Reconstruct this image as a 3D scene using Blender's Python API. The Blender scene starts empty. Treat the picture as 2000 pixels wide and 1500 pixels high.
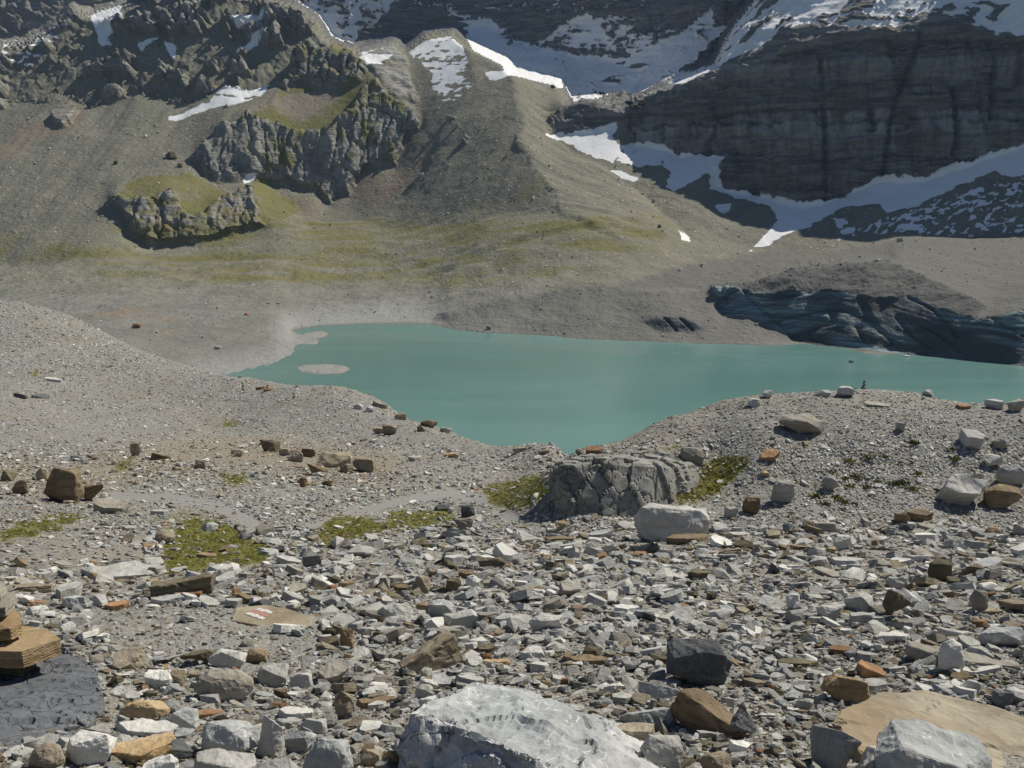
import bpy, bmesh, math, random
import numpy as np
from mathutils import Vector, Matrix, Euler
R = math.radians
C = bpy.context.scene.collection
sc = bpy.context.scene

# ------------------------------------------------------------------ camera, sky, sun, exposure
FPX = 1570.0                      # focal length in pixels of the 2000 x 1500 photograph
PITCH = math.atan(320 / FPX)      # looking slightly down
cam = bpy.data.cameras.new('camera'); camo = bpy.data.objects.new('camera', cam); C.objects.link(camo)
cam.sensor_width = 36.0; cam.lens = 36.0 * FPX / 2000.0
cam.clip_start = 0.1; cam.clip_end = 12000
camo.location = (0, 0, 0); camo.rotation_euler = (math.pi / 2 - PITCH, 0, 0)
sc.camera = camo
SUN_AZ, SUN_EL = R(58), R(50)     # azimuth to the right of the view direction (+y)
w = bpy.data.worlds.new('World'); sc.world = w; w.use_nodes = True
nt = w.node_tree; nt.nodes.clear()
sky = nt.nodes.new('ShaderNodeTexSky'); sky.sky_type = 'NISHITA'; sky.sun_disc = False
sky.sun_elevation = SUN_EL; sky.sun_rotation = SUN_AZ; sky.altitude = 2500
bg = nt.nodes.new('ShaderNodeBackground'); bg.inputs['Strength'].default_value = 0.072
wo = nt.nodes.new('ShaderNodeOutputWorld')
nt.links.new(sky.outputs[0], bg.inputs[0]); nt.links.new(bg.outputs[0], wo.inputs[0])
sun = bpy.data.lights.new('sun', 'SUN'); suno = bpy.data.objects.new('sun', sun); C.objects.link(suno)
sun.energy = 4.8; sun.angle = R(0.53); sun.color = (1.0, 0.94, 0.82)
SD = Vector((math.sin(SUN_AZ) * math.cos(SUN_EL), math.cos(SUN_AZ) * math.cos(SUN_EL), math.sin(SUN_EL)))
suno.rotation_euler = SD.to_track_quat('Z', 'Y').to_euler()
sc.view_settings.view_transform = 'Standard'; sc.view_settings.look = 'None'
sc.view_settings.gamma = 1.0; sc.view_settings.use_curve_mapping = False
sc.view_settings.exposure = 0.15
sc.cycles.max_bounces = 6; sc.cycles.volume_bounces = 0
LAKE = -60.0

# ------------------------------------------------------------------ pixel <-> view slopes
cP, sP = math.cos(PITCH), math.sin(PITCH)
def px2st(u, v):
    X = (np.asarray(u, float) - 1000) / FPX; Y = -(np.asarray(v, float) - 750) / FPX
    dy = cP + Y * sP
    return X / dy, (-sP + Y * cP) / dy
def st2px(s, t):
    Y = (t * cP + sP) / (cP - t * sP)
    return 1000 + FPX * s * (cP + Y * sP), 750 - FPX * Y
def pt(u, v, y):
    s, t = px2st(u, v); return Vector((float(s) * y, y, float(t) * y))

# ------------------------------------------------------------------ numpy noise
_rng = np.random.RandomState(7)
_perm = _rng.permutation(256); _perm = np.concatenate([_perm, _perm, _perm])
_g = _rng.normal(size=(256, 3)); _g /= np.linalg.norm(_g, axis=1)[:, None]
def perlin(x, y, z):
    x, y, z = np.broadcast_arrays(x, y, z)
    xi = np.floor(x).astype(np.int64); yi = np.floor(y).astype(np.int64); zi = np.floor(z).astype(np.int64)
    xf = x - xi; yf = y - yi; zf = z - zi
    xi &= 255; yi &= 255; zi &= 255
    u = xf * xf * xf * (xf * (xf * 6 - 15) + 10); v = yf * yf * yf * (yf * (yf * 6 - 15) + 10); q = zf * zf * zf * (zf * (zf * 6 - 15) + 10)
    out = 0
    for dx in (0, 1):
        px = _perm[(xi + dx) & 255]; wx = u if dx else 1 - u
        for dy in (0, 1):
            py = _perm[px + ((yi + dy) & 255)]; wy = v if dy else 1 - v
            for dz in (0, 1):
                h = _perm[py + ((zi + dz) & 255)]; g = _g[h]; wz = q if dz else 1 - q
                out = out + wx * wy * wz * (g[..., 0] * (xf - dx) + g[..., 1] * (yf - dy) + g[..., 2] * (zf - dz))
    return out * 1.6
def fbm(x, y, z, o=4, g=0.5):
    a, n, r = 1.0, 0.0, 0.0
    for i in range(o):
        r = r + a * perlin(x + 17.3 * i, y - 9.1 * i, z + 5.7 * i); n += a; a *= g; x = x * 2.03; y = y * 2.03; z = z * 2.03
    return r / n * 1.4
def ridged(x, y, z, o=4, g=0.5):
    a, n, r = 1.0, 0.0, 0.0
    for i in range(o):
        r = r + a * (1 - 2 * np.abs(perlin(x + 31.1 * i, y + 3.3 * i, z - 7.7 * i))); n += a; a *= g; x = x * 2.07; y = y * 2.07; z = z * 2.07
    return r / n
def cells(x, y, z):
    """jointed rock: returns (distance to the nearest joint, random value of the block, second random value)"""
    shp = x.shape; P = np.stack([x.ravel(), y.ravel(), z.ravel()], 1); B = np.floor(P).astype(np.int64); F = P - B
    d1 = np.full(len(P), 9.0); d2 = np.full(len(P), 9.0); h1 = np.zeros(len(P)); h2 = np.zeros(len(P))
    for dx in (-1, 0, 1):
        for dy in (-1, 0, 1):
            for dz in (-1, 0, 1):
                h = _perm[_perm[_perm[(B[:, 0] + dx) & 255] + ((B[:, 1] + dy) & 255)] + ((B[:, 2] + dz) & 255)]
                j = _g[h] * .42 + .5
                d = ((F - j - np.array([dx, dy, dz])) ** 2).sum(1) ** .5
                m = d < d1; d2 = np.where(m, d1, np.minimum(d2, d)); h1 = np.where(m, h / 255.0, h1); h2 = np.where(m, _g[h, 1], h2); d1 = np.where(m, d, d1)
    return (d2 - d1).reshape(shp), h1.reshape(shp), h2.reshape(shp)
def sstep(a, b, x):
    k = np.clip((x - a) / (b - a), 0, 1); return k * k * (3 - 2 * k)

def sdf(U, V, pts, margin=60):
    """signed pixel distance to a polygon, positive inside; -margin when far outside"""
    P = np.array(pts, float); out = np.full(U.shape, -float(margin))
    m = (U > P[:, 0].min() - margin) & (U < P[:, 0].max() + margin) & (V > P[:, 1].min() - margin) & (V < P[:, 1].max() + margin)
    if not m.any(): return out
    u = U[m]; v = V[m]; d2 = np.full(u.shape, 1e12); ins = np.zeros(u.shape, bool)
    n = len(P)
    for i in range(n):
        a = P[i]; b = P[(i + 1) % n]; e = b - a; L = e @ e + 1e-9
        k = np.clip(((u - a[0]) * e[0] + (v - a[1]) * e[1]) / L, 0, 1)
        dx = u - a[0] - k * e[0]; dy = v - a[1] - k * e[1]
        d2 = np.minimum(d2, dx * dx + dy * dy)
        c = (a[1] > v) != (b[1] > v)
        with np.errstate(divide='ignore', invalid='ignore'):
            xx = a[0] + (v - a[1]) * e[0] / (e[1] if e[1] != 0 else 1e-9)
        ins ^= c & (u < xx)
    d = np.sqrt(d2); out[m] = np.where(ins, d, -np.minimum(d, margin)); return out
def pline(U, V, pts):
    P = np.array(pts, float); d2 = np.full(U.shape, 1e12)
    for i in range(len(P) - 1):
        a = P[i]; b = P[i + 1]; e = b - a; L = e @ e + 1e-9
        k = np.clip(((U - a[0]) * e[0] + (V - a[1]) * e[1]) / L, 0, 1)
        d2 = np.minimum(d2, (U - a[0] - k * e[0]) ** 2 + (V - a[1] - k * e[1]) ** 2)
    return np.sqrt(d2)

# ------------------------------------------------------------------ node material helpers
def newmat(name):
    m = bpy.data.materials.new(name); m.use_nodes = True; t = m.node_tree; t.nodes.clear()
    out = t.nodes.new('ShaderNodeOutputMaterial'); p = t.nodes.new('ShaderNodeBsdfPrincipled')
    p.inputs['Specular IOR Level'].default_value = 0.25; p.inputs['Roughness'].default_value = 0.9
    t.links.new(p.outputs[0], out.inputs[0]); return m, t, p
class N:
    def __init__(s, t): s.t = t
    def n(s, typ, **kw):
        x = s.t.nodes.new(typ)
        for k, v in kw.items(): setattr(x, k, v)
        return x
    def L(s, a, b): s.t.links.new(a, b)
    def inp(s, sock, v):
        if hasattr(v, 'links') or isinstance(v, bpy.types.NodeSocket): s.L(v, sock)
        else: sock.default_value = v
    def math(s, op, a, b=0.0, c=None, clamp=False):
        x = s.n('ShaderNodeMath', operation=op, use_clamp=clamp); s.inp(x.inputs[0], a); s.inp(x.inputs[1], b)
        if c is not None: s.inp(x.inputs[2], c)
        return x.outputs[0]
    def mix(s, f, a, b, mode='MIX'):
        x = s.n('ShaderNodeMix', data_type='RGBA', blend_type=mode); s.inp(x.inputs[0], f)
        for k, v in ((6, a), (7, b)):
            if isinstance(v, tuple): v = tuple(v) + ((1.0,) if len(v) == 3 else ())
            s.inp(x.inputs[k], v)
        return x.outputs[2]
    def ramp(s, v, a, b, smooth=True):
        x = s.n('ShaderNodeMapRange', interpolation_type='SMOOTHSTEP' if smooth else 'LINEAR')
        s.inp(x.inputs[0], v); x.inputs[1].default_value = a; x.inputs[2].default_value = b; return x.outputs[0]
    def noise(s, co, scale, detail=4, rough=0.55, dist=0.0):
        x = s.n('ShaderNodeTexNoise'); s.L(co, x.inputs['Vector']); x.inputs['Scale'].default_value = scale
        x.inputs['Detail'].default_value = detail; x.inputs['Roughness'].default_value = rough; x.inputs['Distortion'].default_value = dist
        return x.outputs[0]
    def voro(s, co, scale, feature='F1', out='Distance', rnd=1.0):
        x = s.n('ShaderNodeTexVoronoi', feature=feature); s.L(co, x.inputs['Vector']); x.inputs['Scale'].default_value = scale
        x.inputs['Randomness'].default_value = rnd
        return x.outputs[out]
    def mapping(s, co, scale=(1, 1, 1), rot=(0, 0, 0)):
        x = s.n('ShaderNodeMapping'); s.L(co, x.inputs[0]); x.inputs['Scale'].default_value = scale; x.inputs['Rotation'].default_value = rot; return x.outputs[0]
    def attr(s, name): return s.n('ShaderNodeAttribute', attribute_name=name).outputs['Fac']
    def bump(s, h, strength, dist, prev=None):
        x = s.n('ShaderNodeBump'); x.inputs['Strength'].default_value = strength; x.inputs['Distance'].default_value = dist
        s.L(h, x.inputs['Height'])
        if prev is not None: s.L(prev, x.inputs['Normal'])
        return x.outputs[0]

def grid_mesh(name, X, Y, Z, attrs, mat, keep=None, normals=False):
    """X,Y,Z: (rows, cols) arrays; keep: boolean per quad"""
    h, wd = X.shape
    co = np.stack([X, Y, Z], -1).reshape(-1, 3)
    a = (np.arange(h - 1)[:, None] * wd + np.arange(wd - 1)[None, :])
    q = np.stack([a, a + 1, a + wd + 1, a + wd], -1).reshape(-1, 4)
    if keep is not None: q = q[keep.reshape(-1)]
    used = np.zeros(len(co), bool); used[q.ravel()] = True
    idx = np.cumsum(used) - 1; q = idx[q]; cu = co[used]
    me = bpy.data.meshes.new(name)
    me.vertices.add(len(cu)); me.vertices.foreach_set('co', cu.astype(np.float32).ravel())
    me.loops.add(len(q) * 4); me.loops.foreach_set('vertex_index', q.astype(np.int32).ravel())
    me.polygons.add(len(q)); me.polygons.foreach_set('loop_start', np.arange(0, len(q) * 4, 4, dtype=np.int32))
    me.update(calc_edges=True)
    me.polygons.foreach_set('use_smooth', np.ones(len(q), bool))
    for k, v in attrs.items():
        at = me.attributes.new(k, 'FLOAT', 'POINT'); at.data.foreach_set('value', v.reshape(-1)[used].astype(np.float32))
    me.materials.append(mat)
    o = bpy.data.objects.new(name, me); C.objects.link(o); return o

# ================================================================== THE FAR VALLEY AND MOUNTAINS
# outlines of the places (where they stand is solved below; each is solid terrain with its own slope)
POLY = dict(
 lake=[(300,770),(430,738),(470,728),(540,713),(562,700),(610,690),(633,678),(625,664),(600,655),(570,645),(620,637),(700,633),(800,631),(845,634),(880,642),(950,650),(1050,653),(1150,663),(1250,665),(1330,671),(1450,673),(1580,678),(1605,676),(1720,686),(1895,704),(2000,716),(3300,742),(3300,1100),(200,1100)],
 isle=[(574,717),(594,711),(640,709),(675,713),(692,721),(668,731),(625,733),(588,728)],
 spit=[(575,660),(596,649),(628,644),(648,651),(634,660),(612,664)],
 icebar=[(1660,688),(1720,681),(1755,688),(1740,695),(1690,693)],
 backL=[(-300,-1300),(273,-1300),(273,0),(245,10),(182,28),(143,18),(130,33),(88,66),(40,85),(0,92),(-300,120)],
 crags=[(-300,120),(0,92),(40,85),(88,66),(130,33),(143,18),(182,28),(245,10),(273,-8),(340,-40),(430,-60),(525,0),(574,10),(616,35),(640,75),(628,92),(600,125),(574,142),(546,156),(490,176),(441,168),(402,196),(350,201),(300,192),(262,172),(246,150),(238,186),(205,200),(175,210),(150,190),(110,175),(86,196),(56,202),(20,195),(-40,215),(-300,260)],
 crag_far=[(104,228),(118,214),(140,208),(150,222),(146,240),(125,248),(108,240)],
 crag_l2=[(-20,196),(8,192),(24,206),(14,214),(-20,214)],
 upper=[(654,84),(690,98),(720,140),(732,150),(765,189),(804,227),(818,245),(800,262),(790,282),(772,325),(740,322),(722,330),(706,343),(690,362),(676,374),(655,372),(640,392),(625,382),(618,366),(588,367),(560,350),(546,357),(504,354),(470,352),(430,350),(404,347),(388,325),(385,311),(420,282),(455,252),(480,222),(540,205),(542,180),(556,161),(591,119),(625,98)],
 upper_face=[(430,252),(480,222),(500,236),(560,248),(600,262),(640,246),(680,230),(700,190),(716,170),(735,160),(765,189),(804,227),(818,245),(800,262),(790,282),(772,325),(740,322),(722,330),(706,343),(690,362),(676,374),(655,372),(640,392),(625,382),(618,366),(588,367),(560,350),(546,357),(504,354),(470,352),(430,350),(404,347),(388,325),(385,311),(405,290)],
 upper_top=[(654,84),(690,98),(716,138),(700,160),(660,165),(620,172),(590,160),(560,180),(552,165),(591,119),(625,98)],
 upper_tan=[(560,186),(610,180),(655,172),(668,182),(650,205),(620,222),(590,235),(545,228),(540,205)],
 grassA=[(480,222),(540,212),(590,238),(640,205),(690,150),(720,140),(765,189),(790,215),(760,222),(720,210),(690,232),(640,252),(600,268),(560,258),(500,236)],
 lower=[(214,388),(245,360),(290,343),(364,340),(402,347),(438,371),(455,382),(490,364),(500,350),(525,354),(546,378),(588,413),(546,437),(518,448),(469,458),(385,483),(354,480),(298,487),(270,472),(245,455),(259,437),(245,410)],
 lower_face=[(214,388),(240,384),(262,398),(285,396),(310,392),(325,382),(342,398),(362,418),(400,420),(420,400),(455,388),(478,376),(496,372),(506,400),(518,448),(469,458),(385,483),(354,480),(298,487),(270,472),(245,455),(259,437),(245,410)],
 grassB=[(330,345),(364,340),(402,347),(438,371),(445,390),(420,402),(400,422),(372,422),(350,405),(340,372)],
 grassC=[(502,352),(525,354),(546,378),(590,410),(570,420),(520,436),(505,400),(490,372)],
 grassD=[(235,385),(250,366),(268,362),(275,378),(262,398),(245,398)],
 tanfan=[(640,392),(676,376),(706,345),(772,327),(795,280),(818,250),(838,290),(820,350),(760,400),(690,430),(600,440),(560,400),(540,372)],
 morL=[(885,62),(905,80),(920,125),(1000,140),(1010,180),(1017,240),(1012,285),(1030,305),(1045,330),(1000,390),(880,440),(760,450),(680,430),(760,400),(820,350),(838,290),(830,240),(800,150),(765,100),(790,98),(830,70)],
 peak=[(700,92),(770,82),(780,100),(800,150),(812,200),(770,185),(735,150),(700,110)],
 morR=[(1000,140),(1090,160),(1110,200),(1090,240),(1075,265),(1120,305),(1180,330),(1250,380),(1300,430),(1345,465),(1200,470),(1100,420),(1045,330),(1030,305),(1012,285),(1017,240),(1010,180)],
 arete=[(905,80),(945,100),(985,120),(1000,140),(930,150),(920,125)],
 back=[(273,-1300),(273,0),(340,-40),(430,-60),(525,0),(574,10),(616,35),(640,75),(665,91),(700,95),(720,92),(770,82),(790,98),(830,70),(885,62),(905,80),(945,100),(985,120),(1000,140),(1090,160),(1110,200),(1150,195),(1230,200),(1300,165),(1400,125),(1430,60),(1480,0),(1600,-200),(1700,-1300)],
 basin=[(905,66),(940,52),(985,70),(1090,100),(1180,118),(1250,145),(1235,190),(1110,200),(1090,160),(1000,134),(945,95)],
 shade_cliff=[(1960,90),(2030,-300),(3300,-1300),(3300,230),(2040,210)],  # mostly out-of-view cliff, added steep and tall to cast shade on the apron
 basinrock=[(1110,195),(1150,190),(1235,190),(1250,215),(1200,245),(1150,262),(1080,262),(1075,235)],
 cliff=[(1235,190),(1300,165),(1345,150),(1400,148),(1470,138),(1560,110),(1640,92),(1760,80),(1860,62),(1920,75),(2000,95),(3300,110),(3300,200),(2000,287),(1874,327),(1804,354),(1710,357),(1660,380),(1615,398),(1566,405),(1524,400),(1496,386),(1419,376),(1400,364),(1394,332),(1416,305),(1363,299),(1321,304),(1300,290),(1240,285),(1225,240)],
 slopeR=[(1230,200),(1300,165),(1400,125),(1430,60),(1480,0),(1600,-200),(1700,-1300),(3300,-1300),(3300,110),(2000,95),(1920,75),(1860,62),(1760,80),(1640,92),(1560,110),(1470,138),(1400,148),(1345,150),(1300,165)],
 apron=[(1400,364),(1419,376),(1496,386),(1566,405),(1615,398),(1660,380),(1710,357),(1804,354),(1874,327),(2000,287),(3300,200),(3300,470),(2000,462),(1850,462),(1760,466),(1680,480),(1600,500),(1490,490),(1420,470),(1345,465),(1300,430),(1250,380),(1320,365)],
 glactop=[(1500,490),(1600,500),(1680,480),(1760,466),(1850,462),(2000,462),(3300,470),(3300,620),(2000,604),(1947,618),(1895,622),(1853,614),(1825,597),(1783,580),(1737,548),(1650,530),(1560,550),(1475,551),(1391,562),(1200,560),(1330,520)],
 icerough=[(1391,562),(1475,551),(1587,520),(1650,513),(1737,513),(1790,534),(1850,560),(1930,600),(1895,622),(1853,614),(1825,597),(1783,580),(1740,590),(1640,575),(1560,572),(1475,580),(1405,585)],
 ice=[(1391,562),(1440,566),(1475,572),(1560,566),(1640,572),(1740,588),(1783,580),(1825,597),(1853,614),(1895,621),(1947,618),(2000,604),(3300,590),(3300,742),(2000,716),(1895,704),(1720,686),(1605,676),(1560,666),(1538,650),(1482,628),(1450,618),(1415,618),(1400,590)],
 cone=[(1300,570),(1391,562),(1400,590),(1415,618),(1450,618),(1482,628),(1538,650),(1560,666),(1450,673),(1330,671),(1250,665),(1150,663),(1050,653),(950,650),(880,642),(850,620),(950,590),(1100,565),(1200,560)],
 icebit=[(1255,627),(1275,620),(1310,617),(1340,620),(1375,640),(1350,648),(1290,647)],
 scree=[(-300,260),(-40,215),(20,195),(56,202),(86,196),(110,175),(150,190),(175,210),(205,200),(238,186),(246,150),(262,172),(300,192),(350,201),(402,196),(441,168),(490,176),(546,156),(540,205),(480,222),(455,252),(420,282),(385,311),(404,347),(340,340),(290,343),(245,360),(214,388),(245,410),(259,437),(245,455),(290,490),(200,512),(0,518),(-300,520)],
)
CREST = [  # skylines where near ground stops in front of farther ground
 [(-300,120),(0,92),(40,85),(88,66),(130,33),(143,18),(182,28),(245,10),(273,-8)],
 [(525,0),(574,10),(616,35),(640,75),(665,91),(700,95)],
 [(700,92),(770,82),(780,95),(830,70),(885,62),(905,80),(945,100),(985,120),(1000,138),(1090,160),(1110,195)],
 [(1235,190),(1300,165),(1400,125),(1430,60),(1480,0),(1600,-200)],
 [(556,161),(591,119),(625,98),(654,84),(690,98)],
 [(1391,562),(1587,520),(1650,513),(1737,513)],
]
SNOW = [  # (outline, firmness)  firmness low = broken up
 ([(525,0),(574,10),(616,35),(640,70),(665,90),(690,90),(700,66),(745,38),(782,-4),(760,-60),(560,-60)],1.0),
 ([(780,96),(825,70),(867,62),(895,77),(912,119),(902,150),(870,165),(848,172),(843,140),(810,110)],.50),
 ([(850,172),(905,150),(930,140),(920,165),(885,200),(870,205)],.35),
 ([(905,73),(945,54),(982,80),(990,120),(1080,130),(1085,160),(1040,150),(1000,140),(985,118),(945,100)],1.0),
 ([(950,140),(1000,136),(990,150),(960,152)],.8),
 ([(985,122),(1090,158),(1130,165),(1250,145),(1180,120),(1060,105),(990,100)],.72),
 ([(990,100),(1050,85),(1110,45),(1145,32),(1180,42),(1240,38),(1236,62),(1200,90),(1130,92),(1060,92),(1040,110)],1.0),
 ([(905,60),(930,50),(970,55),(985,75),(940,72)],.9),
 ([(1385,22),(1392,48),(1426,44),(1405,78),(1370,110),(1330,145),(1240,180),(1195,186),(1215,160),(1270,130),(1235,112),(1290,92),(1345,60)],1.0),
 ([(1100,160),(1190,165),(1240,180),(1180,195),(1105,200)],.6),
 ([(760,-10),(900,40),(1000,100),(1100,150),(1250,180),(1380,90),(1290,60),(1160,95),(1050,110),(960,40),(860,10),(800,-20)],.45),
 ([(800,-60),(1480,-60),(1440,20),(1300,10),(1100,30),(950,20)],.30),
 ([(1500,-50),(1720,-60),(1640,25),(1560,60),(1470,110),(1400,135),(1340,165),(1300,160),(1400,125),(1430,60),(1470,10)],.60),
 ([(1560,45),(1640,5),(1720,-20),(1690,-40),(1600,-10),(1550,25)],.95),
 ([(1550,60),(1700,70),(1860,50),(1960,70),(2020,90),(2020,-60),(1700,-60),(1640,25)],.47),
 ([(1935,72),(1950,30),(1985,0),(2040,-20),(2040,62),(1990,66),(1950,78)],1.0),
 ([(1072,264),(1130,262),(1180,250),(1206,240),(1196,270),(1202,286),(1212,300),(1196,317),(1172,310),(1140,298),(1112,280)],1.0),
 ([(1195,285),(1260,285),(1300,296),(1290,320),(1250,322),(1210,316)],.55),
 ([(1250,283),(1300,288),(1321,304),(1363,298),(1416,305),(1394,332),(1352,350),(1321,371),(1307,360),(1310,330),(1285,305)],1.0),
 ([(1384,334),(1396,334),(1402,364),(1420,378),(1496,385),(1524,399),(1566,405),(1615,398),(1660,378),(1710,355),(1804,352),(1874,325),(2000,284),(2120,245),(2120,320),(2000,342),(1940,334),(1825,383),(1735,418),(1722,395),(1632,413),(1585,440),(1536,456),(1520,430),(1506,402),(1440,388),(1405,372),(1385,367)],1.0),
 ([(1530,430),(1545,452),(1520,466),(1492,480),(1468,486),(1490,466),(1510,445)],.62),
 ([(1632,432),(1650,430),(1656,438),(1640,444)],1.0), ([(1645,453),(1668,444),(1672,448),(1652,460)],1.0),
 ([(1640,470),(1700,440),(1840,390),(2000,345),(2100,330),(2100,455),(1850,455),(1720,455)],.38),
 ([(1198,335),(1215,336),(1248,347),(1236,350),(1212,344)],.95),
 ([(1402,408),(1428,404),(1424,416),(1406,416)],.85), ([(1324,456),(1345,462),(1348,469),(1330,466)],.95),
 ([(180,32),(200,24),(236,12),(228,44),(205,66),(212,78),(192,80),(186,54)],.85),
 ([(455,40),(480,28),(520,36),(508,52),(486,56)],.95), ([(462,95),(515,68),(505,82),(470,105)],.8),
 ([(270,84),(300,68),(292,82),(276,92)],.7), ([(322,80),(340,85),(334,108)],.6),
 ([(430,182),(446,170),(468,172),(470,180),(525,168),(515,180),(480,190),(440,205),(400,216),(340,235),(330,233),(390,212),(415,205)],.66),
 ([(0,85),(60,75),(120,40),(130,60),(60,120),(0,150)],.33), ([(700,92),(765,80),(755,92),(712,108)],.8),
 ([(706,115),(760,110),(745,124),(720,126)],.6),
 ([(482,347),(500,346),(492,354),(480,356)],1.0),
]

def slope_pq(deg, aspect):
    k = math.tan(R(deg)); return k * math.sin(R(aspect)), k * math.cos(R(aspect))
def paint_slopes(U, V):
    p = np.zeros(U.shape); q = np.full(U.shape, math.tan(R(6)))
    def S(m, deg, asp):
        nonlocal p, q
        a, b = slope_pq(deg, asp); p = p * (1 - m) + a * m; q = q * (1 - m) + b * m
    I = lambda k, f=4: sstep(-f, f, D[k])
    D = {k: sdf(U, V, v) for k, v in POLY.items()}
    one = np.ones(U.shape)
    S(sstep(560, 500, V), 14, 0); S(sstep(440, 400, V), 26, 0); S(sstep(620, 560, V) * sstep(560, 600, V), 3, 0)
    S(I('back'), 61, 0); S(I('backL'), 62, 10); S(I('basin'), 24, -25)
    S(I('scree'), 30, -4); S(I('crags'), 48, -8)
    S(I('tanfan'), 35, 5)
    S(I('upper'), 38, -5); S(I('upper_top'), 58, 0); S(I('upper_tan'), 34, 0); S(I('upper_face'), 66, -12)
    S(I('lower'), 22, -20); S(I('grassC'), 34, -70); S(I('lower_face'), 66, -8)
    S(I('peak'), 38, -20); S(I('morL'), 34, 26); S(I('arete'), 34, -30); S(I('morR'), 31, -60)
    S(I('basinrock'), 45, 0)
    S(I('slopeR'), 44, 20); S(I('cliff'), 74, 12); S(I('shade_cliff'), 72, 30)
    S(I('apron'), 27, 10); S(I('apron') * sstep(1600, 1750, U), 34, 52)
    S(I('glactop'), 8, 10)
    S(I('cone'), 16, 15); S(I('icebit'), 60, 0); S(I('icerough'), 26, 5); S(I('ice'), 58, 22); S(I('ice') * sstep(1750, 1850, U), 62, 10)
    return p, q, D

def rbf_fit(P, sc_, reg):
    P = np.array(P, float); q = P[:, :2] * np.array(sc_); n = len(P)
    d2 = ((q[:, None] - q[None]) ** 2).sum(-1); K = .5 * d2 * np.log(d2 + 1e-12) + reg * np.eye(n)
    B = np.c_[np.ones(n), q]; M = np.block([[K, B], [B.T, np.zeros((3, 3))]])
    return q, np.linalg.solve(M, np.r_[P[:, 2], 0, 0, 0]), np.array(sc_)
def rbf_eval(m, a, b):
    q, c, sc_ = m; x = a * sc_[0]; y = b * sc_[1]; o = c[-3] + c[-2] * x + c[-1] * y
    for i in range(len(q)):
        d2 = (x - q[i, 0]) ** 2 + (y - q[i, 1]) ** 2; o = o + c[i] * .5 * d2 * np.log(d2 + 1e-12)
    return o
PRIORW = 0.005
def solve_far(s1, t1):
    """least squares depth field f = ln y on the grid (t rows, s cols) from authored slopes and anchor points"""
    S, T = np.meshgrid(s1, t1); U, V = st2px(S, T)
    p, q, D = paint_slopes(U, V)
    den = np.maximum(q + p * S - T, 0.07)
    ft = 1 / den; fs = -p / den
    dt = np.diff(t1)[:, None]; ds = np.diff(s1)[None, :]
    gt = 0.5 * (ft[1:] + ft[:-1]) * dt; gs = 0.5 * (fs[:, 1:] + fs[:, :-1]) * ds
    wt = 1 / (0.25 * (ft[1:] + ft[:-1]) + 0.4); ws = 0.6 / (0.25 * (ft[:, 1:] + ft[:, :-1]) + 0.4)
    J = .40 * sstep(-7, 7, D['back']) + .35 * sstep(-7, 7, D['backL']) + .07 * sstep(-5, 5, -D['upper']) * sstep(-5, 5, -D['scree']) * 0
    gt = gt + J[1:] - J[:-1]; gs = gs + J[:, 1:] - J[:, :-1]
    for c in CREST:
        m = pline(U, V, c) < 7
        wt = np.where(m[1:] | m[:-1], wt * .4, wt); ws = np.where(m[:, 1:] | m[:, :-1], ws * .4, ws)
    wa = np.zeros(S.shape); fa = np.zeros(S.shape)
    # shore and lake bed
    land = np.maximum(-D['lake'], np.maximum(D['isle'], np.maximum(D['spit'], D['icebar'])))   # >0 land
    depth = np.clip(-land * 0.12, 0, 3.0)
    under = land < 1.0
    tt = np.minimum(T, -0.09)
    fl = np.log((-LAKE + depth) / -tt)
    wa[under] = 3.0; fa[under] = fl[under]
    isl = (D['isle'] > 1) | (D['spit'] > 1) | (D['icebar'] > 1)
    hh = np.clip(np.maximum(D['isle'], np.maximum(D['spit'], D['icebar'])) * 0.05, 0, .8)
    wa[isl] = 3.0; fa[isl] = np.log((-LAKE - hh[isl]) / -T[isl])
    A = [(100,560,610),(400,575,480),(700,560,580),(1000,560,560),(1000,620,440),(-200,600,480),(100,520,800),(-200,520,850),(600,500,850),(0,300,1090),(-200,250,1150),
         (300,250,1210),(100,215,1300),(500,200,1430),(300,100,1520),(600,60,1560),(180,60,1560),(650,90,1400),(640,385,1090),(350,345,1010),(340,480,930),
         (700,440,1060),(885,66,1550),(960,105,1600),(1010,200,1330),(1040,315,1080),(1320,440,900),(1100,500,800),(1300,560,570),(740,88,1600),
         (1200,100,2150),(1000,30,2250),(700,30,2000),(100,0,2100),(-200,0,2000),(1150,240,1500),(1150,280,1250),(1300,330,1150),(1600,402,900),(1240,240,1250),
         (1600,120,1010),(1900,310,950),(2200,220,1000),(1500,30,1300),(1900,20,1250),(2200,0,1250),(1700,470,690),(2000,465,700),(2200,480,680),(1500,500,720),(1700,520,470),(1950,600,395),(2200,600,360),
         (200,-400,2400),(1000,-400,2600),(1700,-400,2000),(2200,-400,1700),(3000,-400,1600),(3000,300,800),(3000,600,380),(3000,0,1000)]
    prior = rbf_eval(rbf_fit([(*map(float, px2st(u, v)), math.log(y)) for (u, v, y) in A + [(430,738,280),(845,634,460),(1580,678,385),(2000,716,330)]], (1.0, 2.5), 1e-3), S, T)
    soft = (wa < 2); k0 = PRIORW * (s1[1] - s1[0]) * FPX / 6
    wa[soft] = k0; fa[soft] = prior[soft]
    return wt, gt, ws, gs, wa, fa, A

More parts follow.
